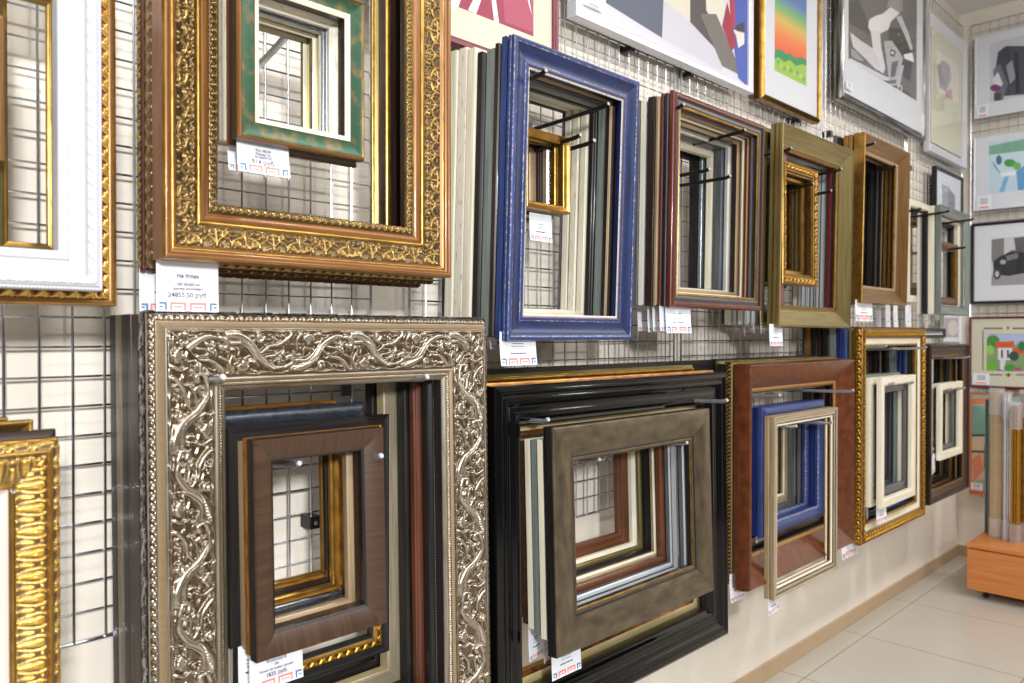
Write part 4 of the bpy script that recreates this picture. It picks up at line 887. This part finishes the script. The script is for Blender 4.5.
# --- M: dark beaded frame
YM = 1.19
xm0, zm1 = at(931, 345, YM); xm1 = at(970, 345, YM)[0]; zm0 = at(930, 506, YM)[1]
frame('bead_walnut', xm0, xm1, zm0, zm1, YM, 'dark brown beaded frame nearest the room corner, lower row', detail=1)
stack('bead_walnut', (xm0, xm1, zm0, zm1), YM, 'dark brown beaded frame', G % 'dark beaded frame', [
    ('brown', 'brown black frame', 0, 6, -4, 2), ('gold_brown', 'gold brown frame', 10, 20, 0, 4), ('black_slim', 'black frame', 6, 20, 20, 4), ('gold_thin', 'narrow gold frame', 20, 30, 20, 0), ('black', 'rounded black frame', 20, 30, 10, -4)])
YM2 = 1.165
xo0, zo1 = at(941, 384, YM2); xo1 = at(963, 382, YM2)[0]; zo0 = at(940, 461, YM2)[1]
frame('cream_plain', xo0, xo1, zo0, zo1, YM2, 'small cream frame hanging in front of the dark beaded frame')
stack('cream_plain', (xo0, xo1, zo0, zo1), YM2, 'small cream frame', 'frames hanging inside the dark beaded frame', [
    ('grey_thin', 'thin grey frame', 30, 20, 20, 20), ('cream_low', 'second cream frame', 0, 0, 0, 4), ('cream_low', 'third cream frame', 30, 10, 10, 10), ('brown', 'brown frame', 50, 10, 30, 10)], gap=.004)
hook(at(950, 391, 1.15)[0], at(950, 392, 1.15)[1], 1.14, 'left hook through the small cream frame')
hook(at(960, 390, 1.15)[0], at(960, 391, 1.15)[1], 1.13, 'right hook through the small cream frame')
hook(at(969, 360, 1.1)[0], at(969, 360, 1.1)[1], 1.1, 'hook at the top of the dark beaded frame')
price_tag(932, 939, 459, 474, 1.17, 'price tag under the small cream frames near the corner', curl=.004, yaw=.2)
# ================================================================== pictures above
CRIM = (150, 62, 84)
picture('art_maroon', (1.03, at(559, 335, 1.40)[0], at(452, 42, 1.40)[1], at(452, 42, 1.40)[1]+.62), 1.40, 'maroon framed crimson abstract print with a cream mat, top centre left', 'mat_cream', (.07, .075, .07, .07),
    art=[(CRIM, None), ((170, 84, 104), [(500, -40), (536, -40), (537, 34), (505, 22)]), ((238, 228, 232), [(448, 8), (462, -20), (468, -20), (458, 8)]), ((238, 228, 232), [(468, 10), (488, -30), (492, -30), (476, 14)]),
         ((238, 228, 232), [(489, -20), (493, -20), (499, 24), (494, 22)]), ((238, 228, 232), [(519, -30), (524, -30), (532, 16)])], glass=False)
r2 = (at(576, 335, 1.40)[0], at(753, 335, 1.40)[0], at(576, 15, 1.40)[1], at(576, 15, 1.40)[1]+1.1)
picture('art_white', r2, 1.40, 'large white framed poster of flat grey, cream and blue shapes, top middle',
    art=[((206, 204, 214), None), ((232, 232, 238), [(560, 60), (560, -80), (612, -80), (605, 3), (607, 30)]), ((90, 96, 112), [(606, 3), (600, -120), (668, -120), (662, 38)]), ((196, 194, 204), [(662, 38), (664, 0), (722, 48), (722, 72)]),
         ((212, 204, 186), [(664, 0), (664, -60), (690, -60), (690, 22)]), ((80, 72, 76), [(690, 22), (690, -60), (706, -60), (706, 10), (724, 42), (722, 56)]), ((214, 208, 194), [(706, 8), (704, -60), (722, -60), (724, 16), (716, 26)]),
         ((110, 106, 100), [(700, 14), (716, 14), (736, 60), (738, 74), (722, 66)]), ((70, 88, 168), [(733, -60), (760, -60), (760, 100), (738, 78), (730, 20)]), ((150, 44, 60), [(722, 26), (727, 2), (732, 24), (736, 44), (731, 52), (726, 36)]),
         ((222, 214, 204), [(733, 30), (744, 30), (744, 44), (738, 48), (736, 36)]), ((170, 50, 66), [(727, -40), (733, -40), (735, 26), (731, 28)]), ((60, 56, 62), [(735, 26), (744, 22), (744, 33), (736, 31)])], glass=False, card=[(582, 0), (601, 14)])
gradient_mat('sunset_print', [(0., (206, 88, 52)), (1., (60, 90, 170)), (.22, (228, 86, 46)), (.36, (230, 130, 62)), (.48, (214, 178, 84)), (.58, (120, 176, 100)), (.7, (80, 120, 180))])
r3 = (at(763, 335, 1.395)[0], at(821, 335, 1.395)[0], at(763, 97, 1.395)[1], at(763, 97, 1.395)[1]+.72)
picture('art_gold', r3, 1.395, 'gold framed print of an orange sunset sky over green bushes, white mat', 'mat_white', (.085, .105, .095, .14),
    art=[('sunset_print', None), ((40, 140, 80), [(770, 90), (770, 50), (777, 49), (782, 50), (786, 54), (790, 53), (795, 58), (801, 57), (806, 60), (812, 62), (812, 96)]),
         ((150, 190, 70), [(770, 90), (770, 58), (778, 57), (784, 62), (790, 60), (796, 66), (803, 64), (812, 70), (812, 96)])]
        + [((200, 190, 90) if k % 2 else (90, 170, 80), ('e', 778+k*3.2, 62+k*1.8+(k % 3)*1.5, 1.5, 2.3)) for k in range(9)], glass=True)
SKD = (150, 148, 152)
r4 = (at(842, 335, 1.39)[0], at(926, 335, 1.39)[0], at(842, 97, 1.39)[1], at(842, 97, 1.39)[1]+1.0)
picture('art_silver', r4, 1.39, 'silver and black framed black-and-white photograph of a pale figure bent over a chrome machine', 'mat_white', (.05, .155, .09, .12),
    art=[((104, 100, 98), None),
        ((70, 66, 66), [(841.6, -11.7), (853.3, -11.7), (866.0, 15.6), (869.9, 35.2), (849.4, 23.4)]),
        ((52, 50, 50), [(888.5, 27.3), (902.1, 29.3), (913.8, 50.8), (909.9, 82.0), (888.5, 64.5)]),
        ((60, 56, 58), [(849.4, 70.3), (882.6, 85.9), (908.0, 91.8), (913.8, 117.2), (849.4, 78.1)]),
        ((230, 228, 230), [(882.6, 13.7), (890.4, 7.0), (899.8, 12.9), (890.4, 21.9), (888.5, 29.3), (880.2, 33.6), (871.9, 33.6), (868.1, 27.3), (869.3, 19.5), (875.2, 16.0)]),
        ((218, 216, 220), [(870.5, 29.3), (879.9, 32.2), (881.0, 46.9), (885.3, 68.4), (883.0, 73.8), (876.7, 68.8), (872.8, 48.8)]),
        ((206, 204, 208), [(849.8, 32.2), (861.1, 41.0), (873.2, 48.8), (881.0, 66.4), (877.1, 70.7), (865.0, 58.6), (852.9, 46.9)]),
        ((150, 148, 152), [(886.1, 7.8), (889.4, -2.0), (892.8, -11.7), (902.1, -11.7), (902.5, 9.8), (899.2, 12.9), (891.4, 7.0)]),
        ((196, 198, 206), [(895.9, 16.8), (901.0, 15.6), (908.4, 33.2), (912.7, 49.2), (910.3, 50.4), (903.7, 33.6)]),
        ((176, 178, 186), [(883.8, 41.4), (891.4, 40.6), (899.0, 51.2), (902.9, 58.6), (896.7, 79.7), (888.8, 80.5), (886.1, 58.6)]),
        ((70, 70, 76), [(890.4, 48.8), (895.5, 51.2), (894.3, 57.0), (890.0, 55.9)]),
        ((226, 228, 234), [(891.4, 51.2), (893.5, 52.0), (893.1, 54.7), (891.0, 53.9)]),
        ((90, 90, 98), [(891.4, 62.5), (898.2, 60.5), (894.7, 76.6), (890.0, 77.3)]),
        ((206, 208, 214), [(849.4, 57.8), (882.6, 75.2), (888.5, 77.7), (888.5, 81.2), (882.2, 79.7), (849.4, 63.3)]),
        ((186, 188, 196), [(849.4, 65.6), (888.5, 86.7), (895.5, 83.6), (900.6, 64.8), (903.7, 65.6), (899.4, 85.9), (890.4, 91.4), (885.7, 90.2), (849.4, 69.5)]),
        ((40, 38, 42), [(849.4, 63.7), (882.2, 80.5), (888.5, 82.0), (888.1, 85.9), (849.4, 65.2)]),
        ((206, 208, 214), ('e', 899.390625, 88.8671875, 2.6, 4.2)),
        ((96, 96, 102), ('e', 899.390625, 88.8671875, 1.4, 2.4)),
        ((236, 238, 244), [(903.1, 54.7), (911.9, 52.7), (913.5, 62.5), (904.1, 58.6)]),
        ((52, 48, 50), ('e', 897.828125, 35.15625, 4, 3.6)),
        ((120, 118, 122), ('e', 898.21875, 34.375, 1.6, 1.5)),
        ((150, 150, 156), [(850.4, 48.8), (855.2, 51.2), (863.1, 60.5), (861.1, 62.1), (850.4, 56.6)])], card=[(844, 81), (850, 92)])
r5 = (at(929, 335, 1.41)[0], at(966, 335, 1.41)[0], at(929, 150, 1.41)[1], at(929, 10, 1.41)[1])
picture('art_pale', r5, 1.41, 'white framed pale sketch of a red-grey flower, top right next to the corner', 'mat_ivory', (.08, .3, .05, .1),
    art=[((222, 218, 208), None), ((170, 166, 172), [(937, 66), (943, 60), (950, 66), (951, 80), (946, 92), (940, 88)]), ((196, 150, 148), [(946, 92), (951, 88), (953, 100), (949, 118), (945, 108)]), ((190, 190, 196), [(935, 104), (939, 102), (940, 118), (936, 120)])])
r10 = (at(936, 335, 1.41)[0], at(963, 335, 1.41)[0], at(936, 226, 1.41)[1], at(936, 165, 1.41)[1])
picture('art_black', r10, 1.41, 'small black framed grey sketch hanging above the grey-green frame', 'mat_white', (.05, .05, .06, .05),
    art=[((214, 216, 222), None), ((150, 152, 160), [(942, 184), (950, 188), (950, 230), (942, 230)]), ((120, 122, 130), [(948, 186), (955, 196), (955, 230), (948, 230)])])
picture('art_thin', rect_px(944, 962, 313, 342, 1.42), 1.42, 'pale mauve framed card between the upper and lower rows by the corner', 'mat_white', (.02, .02, .02, .02), art=[((176, 166, 174), None), ((206, 200, 200), ('e', 953, 328, 5, 8))], glass=False, group=None)
picture('art_black', rect_px(925, 946, 328, 338, 1.25), 1.25, 'tiny black-edged card on top of the dark beaded frame', 'mat_white', (.01, .01, .01, .01), art=[((214, 220, 214), None), ((120, 160, 130), ('e', 935, 334, 5, 2))], glass=False, group=None)
GB = 'framed pictures on the end wall'
XP = 5.325
def rb_(xl, yt, yb, wd):
    y0, z1 = atb(xl, yt, XP); return (y0, y0-wd, atb(xl, yb, XP)[1], z1)
picture('art_thin', rb_(975, 37, 119, .72), XP, 'white framed grey city view with a violet spot, highest on the end wall', 'mat_white', (.07, .08, .1, .05), back=True, group=GB,
    art=[((196, 198, 206), None), ((70, 72, 84), [(998, 52), (1006, 46), (1030, 46), (1030, 94), (1004, 96), (994, 78)]), ((110, 112, 124), [(993, 70), (1000, 64), (1008, 84), (1003, 100), (996, 100)]), ((150, 152, 162), [(1006, 66), (1012, 60), (1016, 78), (1010, 84)]),
         ((214, 216, 224), [(992, 80), (998, 72), (1003, 84), (998, 90)]), ((120, 50, 110), ('e', 995.5, 88, 5.5, 3.6)), ((60, 62, 74), [(994, 93), (1001, 92), (1001, 101), (994, 101)]), ((40, 42, 52), [(1014, 52), (1018, 52), (1020, 92), (1016, 94)])], card=[(977, 106), (989, 117)])
picture('art_thin', rb_(974, 137, 211, .72), XP, 'white framed watercolour of a blue cocktail glass with green leaves, end wall', 'mat_white', (.07, .09, .1, .04), back=True, group=GB,
    art=[((190, 214, 226), None), ((120, 170, 150), [(989, 146), (1030, 138), (1030, 152), (989, 155)]), ((86, 120, 160), [(991, 156), (998, 154), (1004, 170), (1000, 174), (994, 166)]), ((90, 150, 200), [(1016, 170), (1030, 158), (1030, 196), (1018, 196)]),
         ((196, 220, 232), [(989, 155), (1030, 150), (1030, 162), (1012, 174), (1002, 176)]), ((70, 150, 70), ('e', 1010, 163, 6, 4)), ((110, 170, 90), ('e', 1017, 166, 4, 4)), ((70, 100, 130), ('e', 999, 160, 3, 5)),
         ((120, 180, 216), [(1005, 176), (1009, 176), (1004, 196), (999, 196)]), ((230, 238, 242), [(1000, 173), (1016, 171), (1016, 175), (1002, 177)])], card=[(977, 197), (992, 209)])
picture('art_black', rb_(971, 224, 304, .74), XP, 'black framed grey street photograph, third down on the end wall', 'mat_white', (.09, .09, .1, .08), back=True, group=GB,
    art=[((196, 196, 198), None), ((120, 120, 124), [(990, 240), (1004, 238), (1004, 262), (990, 262)]), ((70, 70, 76), [(1002, 256), (1012, 250), (1030, 252), (1030, 276), (1004, 276)]), ((150, 150, 154), [(990, 276), (1030, 270), (1030, 288), (990, 290)]), ((40, 40, 44), [(993, 262), (1000, 256), (1014, 252), (1030, 254), (1030, 272), (1008, 276), (994, 274)]), ((60, 60, 64), ('e', 997, 274, 4.2, 5.5)), ((190, 190, 194), ('e', 997, 274, 2, 3)), ((170, 170, 176), ('e', 1003, 262, 3, 2.4)), ((120, 120, 126), [(1006, 256), (1018, 253), (1018, 258), (1007, 261)]), ((90, 90, 96), [(1014, 238), (1030, 236), (1030, 250), (1016, 252)])])
DS = (70, 64, 70)
picture('art_crimson', rb_(969, 317, 387, .74), XP, 'crimson framed naive painting of a village with red roofs, cream mat with border lettering', 'mat_ivory', (.08, .09, .1, .09), back=True, group=GB,
    art=[((130, 160, 110), None), ((176, 190, 226), [(984, 332), (1030, 332), (1030, 344), (984, 346)]), ((70, 140, 60), ('e', 993, 342, 7, 7)), ((150, 200, 90), ('e', 990, 350, 4, 5)), ((216, 84, 50), [(996, 342), (1014, 341), (1014, 347), (996, 348)]),
         ((216, 88, 52), [(1013, 348), (1030, 347), (1030, 354), (1014, 354)]), ((226, 226, 232), [(998, 348), (1012, 348), (1012, 360), (998, 360)]), ((60, 60, 80), [(1001, 350), (1003, 350), (1003, 358), (1001, 358)]), ((60, 60, 80), [(1007, 350), (1009, 350), (1009, 358), (1007, 358)]),
         ((50, 80, 70), ('e', 1014, 356, 5, 5)), ((110, 180, 60), ('e', 992, 366, 6, 5)), ((220, 220, 226), [(1000, 360), (1006, 360), (1004, 371), (1000, 371)]), ((70, 150, 60), ('e', 1010, 368, 6, 4)), ((190, 70, 130), ('e', 1018, 369, 4, 2)), ((60, 120, 70), ('e', 1022, 346, 4, 5)), ((130, 70, 150), ('e', 1000, 371, 4, 1.4))],
    card=[(973, 373), (990, 385)], marks=[(984+2.1*k, 327.5, 985.5+2.1*k, 329.3, 0) for k in range(9)]+[(1013+2.1*k, 327.5, 1014.5+2.1*k, 329.3, 0) for k in range(7)]+[(982.4, 331+2.2*k, 983.8, 332.5+2.2*k, 0) for k in range(18)]+[(990+2.1*k, 374, 991.5+2.1*k, 375.6, 0) for k in range(6)]+[(1016+2.1*k, 374, 1017.5+2.1*k, 375.6, 0) for k in range(6)]+[(1005, 374.2, 1012, 375.4, 1), (1007.5, 373, 1009.5, 377, 1), (1007, 326.5, 1009, 329.5, 1)])
picture('art_orange', (atb(969.5, 400, XP)[0], atb(969.5, 400, XP)[0]-.42, atb(970, 495, XP)[1], atb(970, 392, XP)[1]), XP, 'tall teal and orange abstract canvas behind the wrapped mouldings', 'mat_cream', None, back=True, group=GB, glass=False,
    art=[((150, 176, 160), None), ((206, 120, 84), [(968, 398), (1000, 397), (1000, 404), (968, 404)]), ((112, 156, 140), [(970, 406), (1000, 406), (1000, 434), (970, 434)]), ((60, 50, 50), [(968, 434), (1000, 434), (1000, 436), (968, 436)]), ((198, 176, 152), [(970, 437), (984, 437), (984, 480), (970, 480)]),
         ((206, 130, 96), [(972, 460), (980, 452), (984, 470), (974, 482)]), ((50, 44, 48), [(968, 450), (986, 451), (986, 453), (968, 452)]), ((60, 50, 50), [(984, 446), (990, 440), (990, 474), (984, 468)]), ((206, 110, 80), [(968, 491), (1000, 490), (1000, 500), (968, 500)])], card=[(971, 482), (983, 491)])
# ================================================================== cabinet and wrapped mouldings
cx0, cx1, cy0, cy1 = 4.55, 5.3, 1.206, .25
cb = empty('drawer_cabinet', (cx0, cy0, 0), 'low orange wood drawer cabinet on castors against the end wall', 'cabinet')
def cbx(name, x0, x1, y0, y1, z0, z1, m, par=cb, bev=.002): return MB().quadbox(x0-cx0, x1-cx0, y0-cy0, y1-cy0, z0, z1).build(name, [m], par, bevel=bev, smooth=False)
cbx('body', cx0+.018, cx1, cy1, cy0-.004, .048, .262, 'orange_laminate'); top_ = cbx('top_board', cx0-.004, cx1, cy1-.004, cy0+.004, .262, .284, 'orange_laminate')
dr = cbx('drawer', cx0, cx0+.018, cy1+.004, cy0, .046, .256, 'orange_laminate')
hy = cy0-.35
MB().tube([(0, hy-cy0+.03, .155), (-.025, hy-cy0+.02, .155), (-.028, hy-cy0-.08, .155), (0, hy-cy0-.09, .155)], .005, 8).build('handle', ['chrome'], dr)
for (x, y) in ((cx0+.07, cy0-.07), (cx0+.07, cy1+.07), (cx1-.07, cy0-.07), (cx1-.07, cy1+.07)):
    m_ = MB(); m_.quadbox(x-cx0-.02, x-cx0+.02, y-cy0-.015, y-cy0+.015, .034, .049); m_.tube([(x-cx0, y-cy0-.01, .018), (x-cx0, y-cy0+.01, .018)], .018, 14); m_.build('castor', ['dark_metal'], cb)
def bundle(px0, px1, X, ytop, n, m, label, wrap=True, base=.284):
    y0 = atb(px0, 450, X)[0]; y1 = atb(px1, 450, X)[0]; zt_ = atb(px0, ytop, X)[1]
    o = empty('moulding_bundle', (X, y0, base), label, 'moulding bundle', 'wrapped mouldings standing on the cabinet')
    wd = (y0-y1)/n; H = zt_-base
    for k in range(n):
        hh = H-R.uniform(0, .02); md = MB(); x_ = .0+.004*(k % 2)
        md.quadbox(x_, x_+.05, -wd*(k+1)+.001, -wd*k-.001, 0, hh-.004); md.quadbox(x_-.006, x_, -wd*(k+.75), -wd*(k+.25), 0, hh-.004); md.build('moulding', [m], o, bevel=.002, smooth=False)
    if wrap:
        for (za, zb) in ((0, .1), (H-.13, H+.01)):
            pts = []; mb = MB(); nn = 24; ring = []
            for j, z in enumerate((za, za+(zb-za)*.33, za+(zb-za)*.66, zb)):
                for k in range(nn):
                    t = 2*math.pi*k/nn; cx_, cy_ = .022, -(y0-y1)/2; a_, b_ = .038, (y0-y1)/2+.008
                    e = .5; c_, s_ = math.cos(t), math.sin(t); x = cx_+a_*abs(c_)**e*(1 if c_ > 0 else -1)+R.uniform(-.001, .001); y = cy_+b_*abs(s_)**e*(1 if s_ > 0 else -1)
                    mb.v.append((x, y, z+R.uniform(-.004, .004)*(0 < j < 3))); mb.uv.append((t, z))
            for j in range(3):
                for k in range(nn): mb.f.append((j*nn+k, j*nn+(k+1) % nn, (j+1)*nn+(k+1) % nn, (j+1)*nn+k)); mb.m.append(0)
            mb.f.append(tuple(range(nn)) if za == 0 else tuple(range(3*nn, 4*nn))); mb.m.append(0)
            mb.build('plastic_wrap', ['film'], o)
    return o
bundle(984.5, 988.5, 4.86, 398, 2, 'grey_green', 'thin grey green mouldings at the left end of the cabinet top', wrap=False)
bundle(990, 1001.5, 4.80, 390, 1, 'cardboard', 'pale tan moulding bundle wrapped in plastic film, on the cabinet')
bundle(1003.5, 1009, 4.76, 394, 2, 'silver_white', 'white moulding pair between the tan and gold bundles')
bundle(1010.5, 1019, 4.72, 404, 3, 'gold_moulding', 'gold mouldings wrapped in film at the right photo edge')
bundle(1020, 1034, 4.80, 392, 2, 'gold_leaf', 'dull gold bundle half cut off by the right photo edge')
# clips holding the wire grid to the wall
for k, (px, py) in enumerate(((314, 522), (350, 380), (345, 459), (352, 35), (120, 470), (300, 60))):
    x, z = at(px, py, MESH)
    if k in (0, 2): 
        pass
for o_ in [o for o in bpy.data.objects if o.name.startswith('wire_grid_panel')]:
    org = o_.location
    bk = abs(org.x-BMESH) < .01
    xs = ([(.05, .35), (.05, 1.4), (.05, 2.1), (.85, .35), (.85, 1.4), (.85, 2.1)])
    if abs(org.x+.14) < .01: xs = [(at(314, 522, MESH)[0]+.14, at(314, 522, MESH)[1]-org.z), (at(345, 459, MESH)[0]+.14, at(345, 459, MESH)[1]-org.z), (at(350, 378, MESH)[0]+.14, at(350, 378, MESH)[1]-org.z), (.1, .4), (.1, 2.1), (.9, 2.1)]
    for (a, z) in xs:
        m = MB()
        if bk: m.quadbox(-.008, BACK-BMESH-.002, a-.011, a+.011, z-.013, z+.013)
        else: m.quadbox(a-.013, a+.013, -.008, WALL-MESH-.002, z-.013, z+.013, 0); m.tube([(a, -.0075, z), (a, -.010, z)], .005, 10, 1)
        m.build('wall_clip', ['dark_metal', 'chrome'], o_, bevel=.0015, smooth=False)
# ------------------------------------------------------------------ light
def area(name, x, y, z, sx, sy, e, col=(1, .985, .965), rot=(0, 0, 0)):
    l = bpy.data.lights.new(name, 'AREA'); l.shape = 'RECTANGLE'; l.size = sx; l.size_y = sy; l.energy = e; l.color = col
    o = link(name, l, None, (x, y, z)); o.rotation_euler = rot; return o
for i, x in enumerate((-.9, .5, 1.9, 3.3, 4.6)):
    area('ceiling_and_fill_light', x, -.55, CEIL-.03, .3, .3, 34)
for i, x in enumerate((-1.2, .4, 2.0, 3.6)):
    area('ceiling_and_fill_light', x, -1.9, CEIL-.03, .5, .3, 17, (.97, .98, 1))
area('ceiling_and_fill_light', -.6, -1.8, 2.1, .3, .3, 140, (.96, .98, 1), (math.radians(66), 0, math.radians(-12)))  # added fill lamp well below the ceiling, brightens the lower left wall
w = bpy.data.worlds.new('world'); sc.world = w; w.use_nodes = True
w.node_tree.nodes['Background'].inputs[0].default_value = (.8, .85, .9, 1); w.node_tree.nodes['Background'].inputs[1].default_value = .12
sc.view_settings.view_transform = 'Standard'; sc.view_settings.look = 'None'; sc.view_settings.gamma = 1; sc.view_settings.exposure = -.22
sc.view_settings.use_curve_mapping = False
sc.cycles.use_denoising = True; sc.cycles.max_bounces = 8; sc.cycles.transparent_max_bounces = 12
